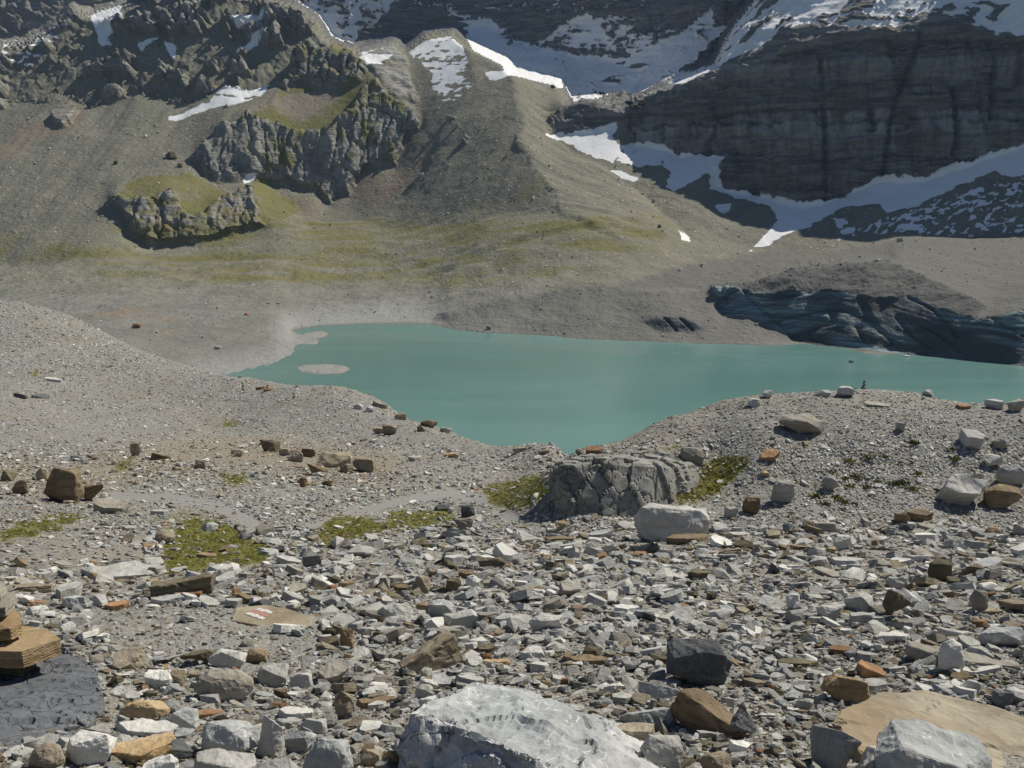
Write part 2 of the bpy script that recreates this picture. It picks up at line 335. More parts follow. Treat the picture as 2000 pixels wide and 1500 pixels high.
def cg(wt, gt, ws, gs, wa, fa, f, iters):
    def AT(rt, rs, ra):
        o = ra.copy(); o[1:] += rt; o[:-1] -= rt; o[:, 1:] += rs; o[:, :-1] -= rs; return o
    wt2, ws2, wa2 = wt ** 2, ws ** 2, wa ** 2
    Aop = lambda x: AT(wt2 * (x[1:] - x[:-1]), ws2 * (x[:, 1:] - x[:, :-1]), wa2 * x)
    b = AT(wt2 * gt, ws2 * gs, wa2 * fa)
    diag = wa2.copy() + 1e-9; diag[1:] += wt2; diag[:-1] += wt2; diag[:, 1:] += ws2; diag[:, :-1] += ws2
    r = b - Aop(f); z = r / diag; pdir = z.copy(); rz = (r * z).sum()
    for k in range(iters):
        Ap = Aop(pdir); al = rz / ((pdir * Ap).sum() + 1e-30); f = f + al * pdir; r = r - al * Ap
        z = r / diag; rz2 = (r * z).sum(); pdir = z + (rz2 / (rz + 1e-30)) * pdir; rz = rz2
        if rz < 1e-12: break
    return f
def resample(F, s0, t0, s1, t1):
    tmp = np.array([np.interp(s1, s0, row) for row in F])
    return np.array([np.interp(t1, t0, tmp[:, j]) for j in range(tmp.shape[1])]).T

def v2t(v): return px2st(1000, v)[1]
def far_axes(step, du):
    va = np.concatenate([np.arange(1000, 765, -step * 3), np.arange(765, -12, -step), np.arange(-12, -260, -step * 5)])
    t = np.array([float(v2t(v)) for v in va])
    s = np.concatenate([np.arange(-0.78, 0.78, du / FPX), np.arange(0.78, 1.25, 4 * du / FPX)]); return s, t
s_prev = t_prev = None; f = None
for step, it in ((24, 500), (12, 350), (6, 260)):
    s1, t1 = far_axes(step, step)
    ops = solve_far(s1, t1)
    if f is None:
        f = np.full((len(t1), len(s1)), math.log(900.0))
    else: f = resample(f, s_prev, t_prev, s1, t1)
    f = cg(*ops[:6], f, it); s_prev, t_prev = s1, t1
sF, tF = far_axes(2.3, 2.4)
fF = resample(f, s_prev, t_prev, sF, tF)
for _ in range(2):   # take off the interpolation facets
    fF[1:-1] = (fF[2:] + 2 * fF[1:-1] + fF[:-2]) / 4; fF[:, 1:-1] = (fF[:, 2:] + 2 * fF[:, 1:-1] + fF[:, :-2]) / 4
S, T = np.meshgrid(sF, tF); Y = np.exp(fF); X = S * Y; Z = T * Y
U, V = st2px(S, T)
wu = fbm(X / 45, Y / 60, Z / 45, 4) ; wv = fbm(X / 45 + 40, Y / 60, Z / 45 + 9, 4)
prox = np.clip((Y - 350) / 500, 0.15, 1.0)
wf = fbm(X / 11, Y / 14, Z / 11 + 3, 3); wf2 = fbm(X / 11 + 8, Y / 14, Z / 11, 3)
U2 = U + (13 * wu + 5 * wf) * prox; V2 = V + (9 * wv + 4 * wf2) * prox
D = {k: sdf(U2, V2, v) for k, v in POLY.items()}
D['lake0'] = sdf(U, V, POLY['lake'])
I = lambda k, a=3: sstep(-a, a, D[k])

def normals(X, Y, Z):
    P = np.stack([X, Y, Z], -1)
    du = np.gradient(P, axis=1); dv = np.gradient(P, axis=0)
    n = np.cross(du, dv); n /= np.linalg.norm(n, axis=-1)[..., None] + 1e-12
    return np.where((n * P).sum(-1)[..., None] > 0, -n, n)
nb = normals(X, Y, Z); slope = np.degrees(np.arccos(np.clip(nb[..., 2], -1, 1)))
crestd = np.full(U.shape, 99.0)
for c in CREST[:4]: crestd = np.minimum(crestd, pline(U, V, c))
crestk = sstep(2, 26, crestd)
# --- masks of what the ground is
rock = np.zeros(U.shape)
for k in ('backL', 'back', 'crags', 'upper_face', 'upper_top', 'lower_face', 'basinrock', 'cliff', 'slopeR', 'crag_far', 'crag_l2'): rock = np.maximum(rock, I(k))
rock = np.maximum(rock, I('peak') * .7)
n1 = fbm(X / 30, Y / 30, Z / 30, 5); n2 = fbm(X / 9, Y / 9, Z / 9, 4); n3 = ridged(X / 70, Y / 70, Z / 70, 3)
# gullies of scree between the crags on the left
gully = I('crags') * sstep(.12, .42, n3 * .7 + n1 * .5 + .08)
rock = rock * (1 - .9 * gully)
# little outcrops poking out of the scree
spot = fbm(X / 26 + 5, Y / 26, Z / 26, 3)
outc = sstep(.55, .68, spot) * sstep(330, 120, V) * I('scree') + sstep(.45, .6, spot) * sstep(22, 0, pline(U, V, [(870,270),(905,235),(915,290)])) 
rock = np.maximum(rock, np.clip(outc, 0, 1))
ice = np.maximum(I('ice', 2), I('icebit', 2)); gdark = I('icerough', 4) * (.45 + .55 * sstep(-.1, .35, ridged(X / 30, Y / 20, Z / 6, 4, .55)))
glac = np.maximum(I('glactop', 6), I('icerough', 3)); glac = np.maximum(glac, I('cone', 8) * .7)
grass = np.zeros(U.shape)
band = sstep(525, 470, V + 10 * n1) * sstep(395, 450, V) * sstep(100, 330, U) * sstep(1420, 1250, U)
band2 = sstep(590, 540, V + 12 * n1) * sstep(470, 500, V) * sstep(60, 220, U) * sstep(1300, 1000, U)
strk = fbm(X / 90, Y / 22, Z / 6, 4)
grass = np.maximum(grass, np.clip(band, 0, 1) * (.58 + .7 * strk)); grass = np.maximum(grass, band2 * (.44 + .75 * strk))
grass = np.maximum(grass, sstep(400, 500, V) * sstep(525, 505, V) * sstep(330, 180, U) * (.5 + .6 * n1))
grass = np.maximum(grass, sstep(45, 0, pline(U, V, [(1060,350),(1000,400),(900,430),(760,470)])) * (.36 + .5 * n1))
for k, a in (('grassA', .85), ('grassB', 1.), ('grassC', 1.0), ('grassD', .8)): grass = np.maximum(grass, I(k, 9) * (a - .15 + .75 * n2 + .6 * n1))
grass = np.maximum(grass, I('upper_top') * sstep(50, 38, slope + 20 * n2) * .8)
grass = np.maximum(grass, np.maximum(I('upper_face'), I('lower_face')) * sstep(.2, .55, fbm(X / 22, Y / 22, Z / 40 + 3, 4) + .12) * .8)
grass = grass * (1 - ice) * (1 - I('glactop', 6))
rust = np.maximum(I('tanfan', 12) * (.55 + .8 * n1), I('upper_tan', 8) * .6)
rust = np.maximum(rust, sstep(40, 0, pline(U, V, [(0,300),(60,260),(130,245),(150,225)])) * .8)
rust = np.maximum(rust, sstep(30, 5, pline(U, V, [(560,160),(420,330)])) * .5)
rust = np.maximum(rust, sstep(44, 5, pline(U + 20 * n1, V + 12 * n1, [(170,622),(270,625),(340,640)])) * (.35 + .9 * n1 + .3 * n2))
snow = np.zeros(U.shape)
lay = ridged(X / 120, Y / 120, (Z + .12 * X) / 11, 3, .6)       # thin ledges that hold snow
dia = ridged((X * .8 - Z * .9) / 15, Y / 60, (X + Z) / 110, 3, .6)     # runnels on the right hand slope
for i, (P, a) in enumerate(SNOW):
    d = sdf(U + 8 * wu + 3 * wf, V + 6 * wv + 3 * wf2, P, 14)
    pat = dia if i == 12 else lay
    if i == 12: pat = 2.4 * (ridged((X * .8 - Z * .9) / 8, Y / 60, (X + Z) / 90, 3, .6) - .35) + .35
    if i == 23: pat = ridged((X * .66 - Y * .74) / 7, (X * .74 + Y * .66) / 60, Z / 7, 3, .6)
    if a >= 1.0: m = sstep(-4, 3, d + 5 * n2 + 3 * n1 + 3 * lay) * (1 - (sstep(.35, .7, lay + .5 * n2) * sstep(.0, .3, n1 + .1) if i in (0, 6, 8, 13, 15) else 0))
    else: m = sstep(-10, 4, d) * sstep(1.0 - a - .12, 1.0 - a + .10, .5 + .42 * (pat - .35) + .25 * n2 + .12 * n1)
    snow = np.maximum(snow, m)
snow = np.clip(snow, 0, 1)
dusk = I('cliff', 3)
# --- relief
amp = np.zeros(U.shape)
rib = ridged(X / 17, Y / 22, Z / 80, 4, .55); rib2 = ridged(X / 45, Y / 60, Z / 110, 3, .5)
crg = ridged(X / 70, Y / 60, Z / 60, 5, .55)
crg2 = ridged((X + .4 * Z) / 28, Y / 25, Z / 34, 4, .55)
wz = Z + 7 * fbm(X / 130, Y / 130, 0 * Z, 3) + .05 * X
saw = lambda a, h: (a / h) - np.floor(a / h)
step_ = sstep(.0, .6, saw(wz + 9 * n1, 34.0)) + .3 * sstep(0, .7, saw(wz + 7 * n1, 12.5)) + .8 * fbm(X / 70, Y / 70, Z / 45, 4) 
crk = sstep(.78, .97, 1 - 2.2 * np.abs(perlin(X / 60, Z / 400 + 3, 0 * X))) + .5 * sstep(.8, .97, 1 - 2.2 * np.abs(perlin(X / 26 + 9, Z / 200 + 3, 0 * X)))
rockm = rock > .05
ce, ch, c2 = (np.zeros(U.shape) for _ in range(3)); ce2, ch2 = np.zeros(U.shape), np.zeros(U.shape)
qx, qy, qz = X[rockm] + 5 * wu[rockm], Y[rockm], Z[rockm] + 5 * wv[rockm]
ce[rockm], ch[rockm], c2[rockm] = cells(qx / 15, qy / 26, qz / 60)
ce2[rockm], ch2[rockm], _ = cells(qx / 7 + 50, qy / 12, qz / 20)
blocky = 7 * ch + 3.0 * ch2 - 4.5 * sstep(.14, 0, ce) - 1.6 * sstep(.18, 0, ce2)
gul = np.full(U.shape, 99.0)
for c in ([(1603,120),(1608,200),(1612,300),(1613,398)], [(1800,60),(1780,120),(1752,190),(1735,260),(1722,355)], [(1930,60),(1936,130),(1934,230)], [(1240,290),(1225,240)], [(1395,200),(1402,260),(1385,300)], [(1860,180),(1862,300)], [(1700,215),(1706,260)]): gul = np.minimum(gul, pline(U + 5 * wf, V, c))
gul = sstep(9, 1, gul)
dsp = 1.6 * fbm(X / 60, Y / 60, Z / 60, 4) + .45 * n2
fl = 4.0 * fbm(X / 48, Y / 330, 0 * Z, 4)                 # long debris chutes
dsp = dsp + sstep(480, 540, V) * 2.6 * fbm(X / 24, Y / 30, 0 * Z, 4) + I('scree', 8) * fl + I('morL', 6) * 3.0 * fbm((X * .9 - Y * .44) / 34, (X * .44 + Y * .9) / 260, 0 * Z, 4) * sstep(470, 380, V)
dsp = dsp + I('morR', 6) * 3.4 * ridged((X * .5 + Y * .86) / 30, (Y * .5 - X * .86) / 240, 0 * Z, 3)
dsp = dsp + sstep(2, 12, D['grassB'] * 0 + band * 12) * 3.6 * ridged(X / 150, Y / 34, 0 * Z, 3) + band2 * 3 * ridged(X / 120, Y / 40, 0 * Z, 3) * sstep(600, 520, V)
for k, a in (('upper_face', 9.0), ('lower_face', 8.5)): dsp = dsp + I(k, 5) * (a * (.5 * rib + .6 * rib2 + .15) + .5 * blocky)
dsp = dsp + I('upper_top', 5) * (4 * crg2 + .9 * blocky)
dsp = dsp + I('crags', 6) * (1 - .75 * gully) * (10 * crg + 3 * crg2 + 7.0 * rib + 1.0 * blocky - 1) - 8 * gully
dsp = dsp + I('crag_far', 3) * 7 + I('crag_l2', 3) * 6 + np.clip(outc, 0, 1) * 4.5 * (1 + crg2)
dsp = dsp + I('backL', 5) * 12 * crg2 + I('back', 5) * (.5 * blocky + 13 * ridged(X / 150, Y / 150, (Z + .12 * X) / 45, 4, .55) + 5 * lay) * (1 - .55 * snow)
dsp = dsp + I('basinrock', 4) * 7 * crg2 + I('peak', 4) * 6 * crg2
dsp = dsp + I('cliff', 3) * (.25 * blocky - 4 * gul + 4 * lay + 8 * step_ + 3.0 * n2 + 3 * lay * .5 - 4 * crk * (n1 > -.1) - 5)
dsp = dsp + I('slopeR', 5) * (4.5 * dia + 4.0 * lay + 9 * ridged(X / 130, Y / 130, Z / 90, 3)) * (1 - .4 * snow)
dsp = dsp + I('apron', 5) * 1.2 * ridged((X + Y) / 40, (X - Y) / 200, 0 * Z, 3)
iw = Z + 13 * fbm(X / 62, Y / 90, 0 * Z, 3) + .22 * np.abs(X - 170)
iceband = ridged(iw / 2.6, X / 90, 0 * Z, 3, .6)
dsp = dsp + ice * (1.5 * fbm(X / 40, Y / 40, Z / 14, 4) + 1.1 * iceband) + I('icerough', 3) * 5.5 * (ridged(X / 34, Y / 12, Z / 8, 4, .55) - .2) - ice * 3.0 * sstep(.12, 0, np.where(ice > .3, np.abs(perlin((X + .8 * Z) / 16, Y / 40, 0 * X)), 1))
dsp = dsp * (1 - .55 * snow * (1 - I('slopeR', 5)))
dsp = dsp * (.15 + .85 * crestk)
near = np.clip((Y - 200) / 400, .3, 1.0)
shore = sstep(0, 26, -D['lake0'])
dsp = dsp * near * shore
dsp = np.where((sdf(U, V, POLY['lake'], 40) > 0), 0, dsp)
Xd, Yd, Zd = X + nb[..., 0] * dsp, Y + nb[..., 1] * dsp, Z + nb[..., 2] * dsp
# wet dark ground by the water, light silt on the flats
silt = sstep(530, 600, V + 14 * n1) * (1 - ice)
landd = np.maximum(-D['lake0'], np.maximum(sdf(U, V, POLY['isle']), np.maximum(sdf(U, V, POLY['spit']), sdf(U, V, POLY['icebar']))))
wet = sstep(4, 0, landd) * (1 - ice)
veg = grass; iceA = np.clip(ice, 0, 1)
vb = perlin(X / 17, 0 * X, Z / 300) + .6 * perlin(X / 6, 0 * X, Z / 150)
zb = Z + .02 * X + 5 * n1
palem = np.maximum(sstep(77, 81, zb) * sstep(105, 101, zb), .7 * sstep(126, 130, zb) * sstep(154, 146, zb)); palem = np.maximum(palem, .35 * sstep(60, 66, zb) * sstep(80, 74, zb))
palem = palem * (1 - gul) * sstep(-.5, .1, vb + .5 * n1) * I('cliff', 3)
icel = sstep(.15, .7, ridged((Z + 13 * fbm(X / 62, Y / 90, 0 * Z, 3) + .22 * np.abs(X - 170)) / 4.2, X / 150, 0 * Z, 3, .6)) * sstep(.0, .35, fbm(X / 50, Y / 60, Z / 22, 3) + .22)
n2d = normals(Xd, Yd, Zd); slope2 = np.degrees(np.arccos(np.clip(n2d[..., 2], -1, 1)))
capm = np.maximum(sstep(-2, 4, D['upper']), sstep(-2, 4, D['lower'])) * (1 - I('upper_tan', 5)); veg = np.maximum(veg, capm * sstep(54, 40, slope2 + 9 * n2) * (.75 + .6 * n1)); grass = veg
Db = sdf(U, V, POLY['back']); onrim = np.abs(Db) < 8.5; snow = np.where(onrim & (U < 1120), np.where((U > 900) & (Db < 8.5) & (sdf(U, V, [(903,60),(950,78),(990,104),(1005,128),(1095,150),(1100,172),(1060,172),(1000,150),(930,110)]) > 0), 1.0, 0.0), snow)
bright = np.clip(I('slopeR', 4) * .0 + I('crags', 4) * 1 + I('upper_face', 3) * .7 + I('lower_face', 3) * .8, 0, 1)
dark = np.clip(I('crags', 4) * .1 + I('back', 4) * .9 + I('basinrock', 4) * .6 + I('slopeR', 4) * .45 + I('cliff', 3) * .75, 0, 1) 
glacA = np.clip(glac, 0, 1)

# --- materials
def far_material(name):
    m, t, p = newmat(name); k = N(t)
    geo = k.n('ShaderNodeNewGeometry').outputs['Position']
    nA = k.noise(geo, .03, 8, .6); nB = k.noise(geo, .25, 6, .6); nC = k.noise(geo, 1.1, 3, .6)
    blk = k.voro(geo, .33, 'F1', 'Color'); sep = k.n('ShaderNodeSeparateColor'); k.L(blk, sep.inputs[0]); blk = sep.outputs[0]
    vd = k.voro(geo, .33)
    # scree
    scr = k.mix(nB, (.125, .123, .092), (.20, .195, .15)); scr = k.mix(k.math('MULTIPLY', k.ramp(nA, .35, .7), .8), scr, (.215, .20, .155))
    peb = k.math('MULTIPLY', k.ramp(blk, .86, .97), k.ramp(vd, .42, .22)); scr = k.mix(peb, scr, (.40, .39, .35))
    pebd = k.math('MULTIPLY', k.ramp(blk, .12, .05), k.ramp(vd, .42, .25)); scr = k.mix(pebd, scr, (.09, .085, .07))
    scr = k.mix(k.math('MULTIPLY', k.attr('silt'), .8), scr, k.mix(k.ramp(nA, .3, .7), k.mix(nB, (.12, .12, .105), (.20, .198, .175)), k.mix(nB, (.17, .17, .152), (.25, .248, .225))))
    scr = k.mix(k.attr('beach'), scr, k.mix(nC, (.22, .22, .205), (.31, .31, .29)))
    scr = k.mix(k.math('MULTIPLY', k.attr('glac'), .85), scr, k.mix(nB, (.085, .083, .075), (.155, .15, .135)))
    scr = k.mix(k.math('MULTIPLY', k.attr('gdark'), .9), scr, k.mix(nB, (.05, .051, .05), (.125, .125, .118)))
    scr = k.mix(k.ramp(k.attr('rust'), .1, 1.0), scr, k.mix(nB, (.165, .13, .092), (.25, .205, .15)))
    # rock
    st = k.noise(k.mapping(geo, (.03, .03, .22)), 1.0, 6, .65)
    rk = k.mix(k.ramp(st, .35, .65), (.15, .147, .13), (.30, .295, .27)); rk = k.mix(k.math('MULTIPLY', k.ramp(nA, .45, .65), .6), rk, k.mix(nB, (.17, .145, .10), (.26, .225, .165)))
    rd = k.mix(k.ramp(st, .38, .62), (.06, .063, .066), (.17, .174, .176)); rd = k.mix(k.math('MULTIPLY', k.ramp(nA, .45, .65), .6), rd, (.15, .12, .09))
    # dark vertical streaks and darker gullies down the big face
    stv = k.noise(k.mapping(geo, (.22, .22, .012)), 1.0, 4, .6); stb = k.noise(k.mapping(geo, (.004, .004, .05)), 1.0, 3, .5)
    rd = k.mix(k.math('MULTIPLY', k.attr('pale'), .85), rd, k.mix(nB, (.25, .27, .275), (.42, .44, .44)))
    rd = k.mix(k.math('MULTIPLY', k.math('MULTIPLY', k.ramp(stv, .50, .62), k.attr('cliffm')), .4), rd, (.035, .036, .038)); rd = k.mix(k.math('MULTIPLY', k.attr('gul'), .6), rd, (.025, .026, .028))
    vs_ = k.noise(k.mapping(geo, (.12, .12, .03)), 1.0, 6, .65); rk = k.mix(k.math('MULTIPLY', k.ramp(vs_, .44, .62), k.math('MULTIPLY', k.attr('crag'), .8)), rk, k.mix(nB, (.22, .22, .205), (.36, .36, .34)))
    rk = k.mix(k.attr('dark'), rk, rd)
    base = k.mix(k.ramp(k.math('ADD', k.attr('rock'), k.math('MULTIPLY', k.math('SUBTRACT', nB, .5), .5)), .4, .6), scr, rk)
    gr = k.mix(nB, (.105, .108, .026), (.18, .165, .05)); gr = k.mix(k.ramp(nA, .55, .75), gr, (.17, .12, .045))
    gm = k.math('ADD', k.attr('veg'), k.math('MULTIPLY', k.math('SUBTRACT', nB, .5), 1.1)); gm = k.math('ADD', gm, k.math('MULTIPLY', k.math('SUBTRACT', nC, .5), .7))
    base = k.mix(k.math('MULTIPLY', k.ramp(gm, .22, .85), .85), base, gr)
    # ice
    sx = k.n('ShaderNodeSeparateXYZ'); k.L(geo, sx.inputs[0])
    ib = k.noise(k.mapping(geo, (.02, .03, .55)), 1.0, 6, .7, .8)
    ic = k.mix(k.ramp(k.math('ADD', k.math('MULTIPLY', k.attr('iceband'), .3), ib), .42, .78), (.03, .034, .035), (.105, .13, .135))
    ic = k.mix(k.ramp(k.noise(geo, .05, 5, .6), .42, .58), ic, k.mix(nB, (.045, .046, .045), (.11, .11, .105)))
    ic = k.mix(k.math('MULTIPLY', k.attr('icel'), k.ramp(ib, .35, .6)), ic, k.mix(nB, (.17, .235, .245), (.29, .36, .365)))
    base = k.mix(k.ramp(k.attr('ice'), .4, .6), base, ic)
    base = k.mix(k.math('MULTIPLY', k.attr('wet'), .55), base, (.07, .065, .05))
    sm = k.math('ADD', k.attr('snow'), k.math('MULTIPLY', k.math('SUBTRACT', nC, .5), .55)); sm = k.math('ADD', sm, k.math('MULTIPLY', k.math('SUBTRACT', nB, .5), .6)); smr = k.ramp(sm, .42, .58)
    base = k.mix(smr, base, k.mix(nA, (.60, .61, .62), (.80, .81, .82)))
    k.L(base, p.inputs['Base Color'])
    hb = k.math('ADD', k.math('MULTIPLY', nB, 1.6), k.math('MULTIPLY', nC, .5)); hb = k.math('ADD', hb, k.math('MULTIPLY', peb, .5))
    st2 = k.math('MULTIPLY', st, k.math('MULTIPLY', k.attr('rock'), 5.0)); hb = k.math('ADD', hb, st2)
    b = k.bump(k.math('MULTIPLY', hb, k.math('SUBTRACT', 1.0, k.math('MULTIPLY', smr, .75))), .9, 1.0); k.L(b, p.inputs['Normal'])
    rr = k.mix(k.ramp(k.attr('ice'), .4, .6), (.95, .95, .95), (.75, .75, .75)); k.L(rr, p.inputs['Roughness'])
    return m
M_far = far_material('valley_rock_scree_snow_and_grass')
attrs = dict(rock=rock, veg=veg, rust=rust, snow=snow, ice=iceA, iceband=iceband, wet=wet, silt=silt, glac=glacA, dark=dark, cliffm=I('cliff', 3), pale=palem, gul=gul * I('cliff', 3), beach=sstep(60, 10, landd + 14 * n1) * (U < 1250) * sstep(1250, 800, U) * .9, icel=icel, gdark=gdark, crag=np.maximum(I('crags', 4), np.maximum(I('upper_face', 3), I('lower_face', 3))))
def quadmax(m): return (m[1:, 1:] + m[:-1, 1:] + m[1:, :-1] + m[:-1, :-1]) / 4
iceq = quadmax(np.maximum(I('ice', 2), I('icerough', 2))) > .5
upq = quadmax(sstep(-1, 1, sdf(U, V, POLY['upper']))) > .5; loq = quadmax(sstep(-1, 1, sdf(U, V, POLY['lower']))) > .5
cl_q = quadmax(sstep(-1, 1, np.maximum(sdf(U, V, POLY['cliff']), sdf(U, V, POLY['slopeR'])))) > .5
bk_q = quadmax(sstep(-1, 1, np.maximum(sdf(U, V, POLY['back']), sdf(U, V, POLY['backL'])))) > .5
rest = ~(iceq | upq | loq | cl_q | bk_q)
far_n = normals(Xd, Yd, Zd)
def far_part(name, keep):
    o = grid_mesh(name, Xd, Yd, Zd, attrs, M_far, keep)
    o['kind'] = 'structure'
    # shared shading normals so that neighbouring pieces of ground meet without a seam
    a = np.arange(Xd.size).reshape(Xd.shape); qd = np.stack([a[:-1, :-1], a[:-1, 1:], a[1:, 1:], a[1:, :-1]], -1).reshape(-1, 4)[keep.reshape(-1)]
    used = np.zeros(Xd.size, bool); used[qd.ravel()] = True
    o.data.normals_split_custom_set_from_vertices(far_n.reshape(-1, 3)[used])
    return o
far_part('valley_slopes', rest)
far_part('rocky_mountainside', cl_q & ~iceq)
far_part('snowy_mountain_wall', bk_q & ~cl_q)
far_part('grassy_crag', upq); far_part('grassy_crag', loq & ~upq)
far_part('glacier', iceq)

# ------------------------------------------------------------------ the lake
def lake():
    m, t, p = newmat('milky_turquoise_water'); k = N(t)
    geo = k.n('ShaderNodeNewGeometry').outputs['Position']
    n = k.noise(k.mapping(geo, (.6, 1.6, 1)), .010, 4, .6); c = k.mix(k.ramp(n, .35, .65), (.102, .205, .188), (.132, .243, .224))
    k.L(c, p.inputs['Base Color']); k.L(k.math('MULTIPLY_ADD', k.ramp(k.noise(k.mapping(geo, (.5, 1.5, 1)), .02, 4, .6), .35, .65), .2, .06), p.inputs['Roughness']); p.inputs['Specular IOR Level'].default_value = .5; p.inputs['IOR'].default_value = 1.33
    w1 = k.noise(k.mapping(geo, (1, 1.5, 1)), 1.2, 3, .6); w2 = k.noise(geo, .12, 2, .5)
    k.L(k.bump(k.math('ADD', w1, k.math('MULTIPLY', w2, .6)), .35, .12), p.inputs['Normal'])
    bm = bmesh.new()
    vs = [bm.verts.new(v) for v in ((-750, 90, LAKE), (750, 90, LAKE), (750, 760, LAKE), (-750, 760, LAKE))]; bm.faces.new(vs)
    me = bpy.data.meshes.new('lake_water'); bm.to_mesh(me); bm.free(); me.materials.append(m)
    o = bpy.data.objects.new('lake_water', me); C.objects.link(o); o['kind'] = 'structure'
lake()

# ================================================================== THE NEAR MORAINE HILLSIDE
G = []   # (u, v, y): what distance along the view the ground has at that point of the photograph
for u in (-500, 0, 500, 1000, 1500, 2000, 2500):
    G += [(u, 1700, 1.75), (u, 1500, 2.45), (u, 1400, 3.1), (u, 1300, 4.0), (u, 1200, 5.4)]
G += [(u, 1110, 8.0) for u in (800, 1200, 1600, 2000, 2500)] + [(u, 1050, 11.5) for u in (900, 1500, 1800, 2100, 2500)] + [(1100,1052,13.6),(1200,1056,13.4),(1290,1052,13.2),(1150,1085,10.2),(1280,1085,10.0)]
G += [(-500,1130,7.2),(0,1130,7.2),(300,1120,7.8),(600,1110,8.2),(0,1040,10.5),(300,1040,11),(500,1050,11.5),(700,1045,12),(850,1030,13.5),(950,1030,14),
      (0,960,16),(200,960,18),(450,980,17),(600,980,19),(800,970,21),(960,965,23),(1010,1020,16.5),(-400,960,17),
      (0,890,25),(250,890,27),(500,900,27),(750,910,28),(900,925,27),(1020,920,29),(-400,870,28),
      (1060,885,37),(1000,878,39),(940,862,43),(900,880,36),(870,838,48),(830,870,38),(760,797,62),(720,840,46),(600,770,78),(600,830,50),(475,754,92),(400,800,60),(430,744,97),(300,702,108),(280,800,60),
      (200,655,118),(120,625,128),(0,610,138),(0,700,80),(200,730,78),(0,800,46),(-400,585,160),(-400,700,90),(-400,780,52),
      (1100,1035,15.6),(1200,1042,15.2),(1290,1040,15.0),(1400,1015,15.8),(1120,897,18.0),(1250,893,18.4),(1380,912,18.6),(1130,886,20),(1095,886,30),(1105,884,33),
      (1200,862,19.6),(1300,818,20.6),(1400,785,21.4),(1480,770,21.8),(1600,761,22.2),(1690,756,22.4),(1790,766,22.2),(1860,783,21.6),(1940,786,21.4),(2000,786,21.4),(2500,790,22),
      (1500,960,17.2),(1500,880,18.4),(1500,820,19.8),(1700,960,17.2),(1700,880,18.4),(1700,810,20),(1880,960,17.3),(1880,870,18.8),(2000,960,17.3),(2050,860,19),(1600,1018,15.9),(1850,1013,16),(2100,1005,16.2),(2500,1000,16),(2500,880,18.6)]
BACK = [(1060,885,37),(1000,878,39),(940,862,43),(870,838,48),(760,797,62),(600,770,78),(475,754,92),(430,744,97),(300,702,108),(200,655,118),(120,625,128),(0,610,138),(-400,585,160),
        (1110,884,36),(1200,862,19.6),(1300,818,20.6),(1400,785,21.4),(1480,770,21.8),(1600,761,22.2),(1690,756,22.4),(1790,766,22.2),(1860,783,21.6),(1940,786,21.4),(2000,786,21.4),(2500,790,22)]
GP = [(*map(float, px2st(u, v)), 0) for u, v, y in G]; GP = [(s, math.log(y), t) for (s, t, _), (u, v, y) in zip(GP, G)]
for u, v, y in BACK:
    s, t = map(float, px2st(u, v)); z = t * y
    for k, drop in ((1.10, .42), (1.35, .62), (1.8, .66)):
        yy = y * k; zz = max(z - (yy - y) * drop, -66); GP.append((s, math.log(yy), zz / yy))
    yy = max(y * 2.6, 190); GP.append((s, math.log(yy), -67 / yy)); yy = max(y * 3.4, 280); GP.append((s, math.log(yy), -70 / yy))
gm = rbf_fit(GP, (2.2, 1.0), 2e-4)
s0g, w0g = np.linspace(-3.2, 3.2, 300), np.linspace(math.log(.9), math.log(290), 160)
SS, WW = np.meshgrid(s0g, w0g); TT0 = rbf_eval(gm, np.clip(SS, -1.05, 1.05), WW)
sN = np.concatenate([np.arange(-3.1, -.92, 20.0 / FPX), np.arange(-.92, .92, 3.0 / FPX), np.arange(.92, 3.1, 20.0 / FPX)]); wN = np.concatenate([np.linspace(math.log(.9), math.log(60), 560), np.linspace(math.log(60), math.log(285), 130)[1:]])
TN = resample(TT0, s0g, w0g, sN, wN)
for _ in range(8):
    TN[1:-1] = (TN[2:] + 2 * TN[1:-1] + TN[:-2]) / 4; TN[:, 1:-1] = (TN[:, 2:] + 2 * TN[:, 1:-1] + TN[:, :-2]) / 4
SN, WN = np.meshgrid(sN, wN); YN = np.exp(WN); XN = SN * YN; ZN = TN * YN
lump = .10 * fbm(XN / 1.7, YN / 1.7, 0 * XN, 4) + .035 * fbm(XN / .35, YN / .35, 0 * XN + 3, 3)
lump = lump * sstep(.8, 4, YN) + .45 * fbm(XN / 9, YN / 9, 0 * XN + 7, 4) * sstep(20, 60, YN) + .012 * ridged(XN / .08, YN / .08, 0 * XN, 2) * sstep(14, 6, YN)
PATHS = [[(230,968),(330,970),(420,985),(480,1010),(510,1040)], [(610,1030),(700,1000),(800,975),(880,962),(960,975),(1000,1010)]]
UN, VN = st2px(SN, TN)
pathm = np.zeros(UN.shape)
for i, c in enumerate(PATHS):
    m = pline(UN + 6 * fbm(XN / 1.2, YN / 1.2, 0 * XN, 2), VN * 2.2, [(a, b * 2.2) for a, b in c]); ok = (YN > 9) & (YN < 34)
    pathm = np.maximum(pathm, sstep(26, 12, m) * ok)
pathm = np.maximum(pathm, .6 * sstep(12, 4, pline(UN, VN * 2.2, [(30,715*2.2),(70,690*2.2),(130,672*2.2)])) * (YN > 60) * (YN < 120))
ZN = ZN + lump * (1 - .8 * pathm) - .03 * pathm
TN = ZN / YN; UN, VN = st2px(SN, TN)
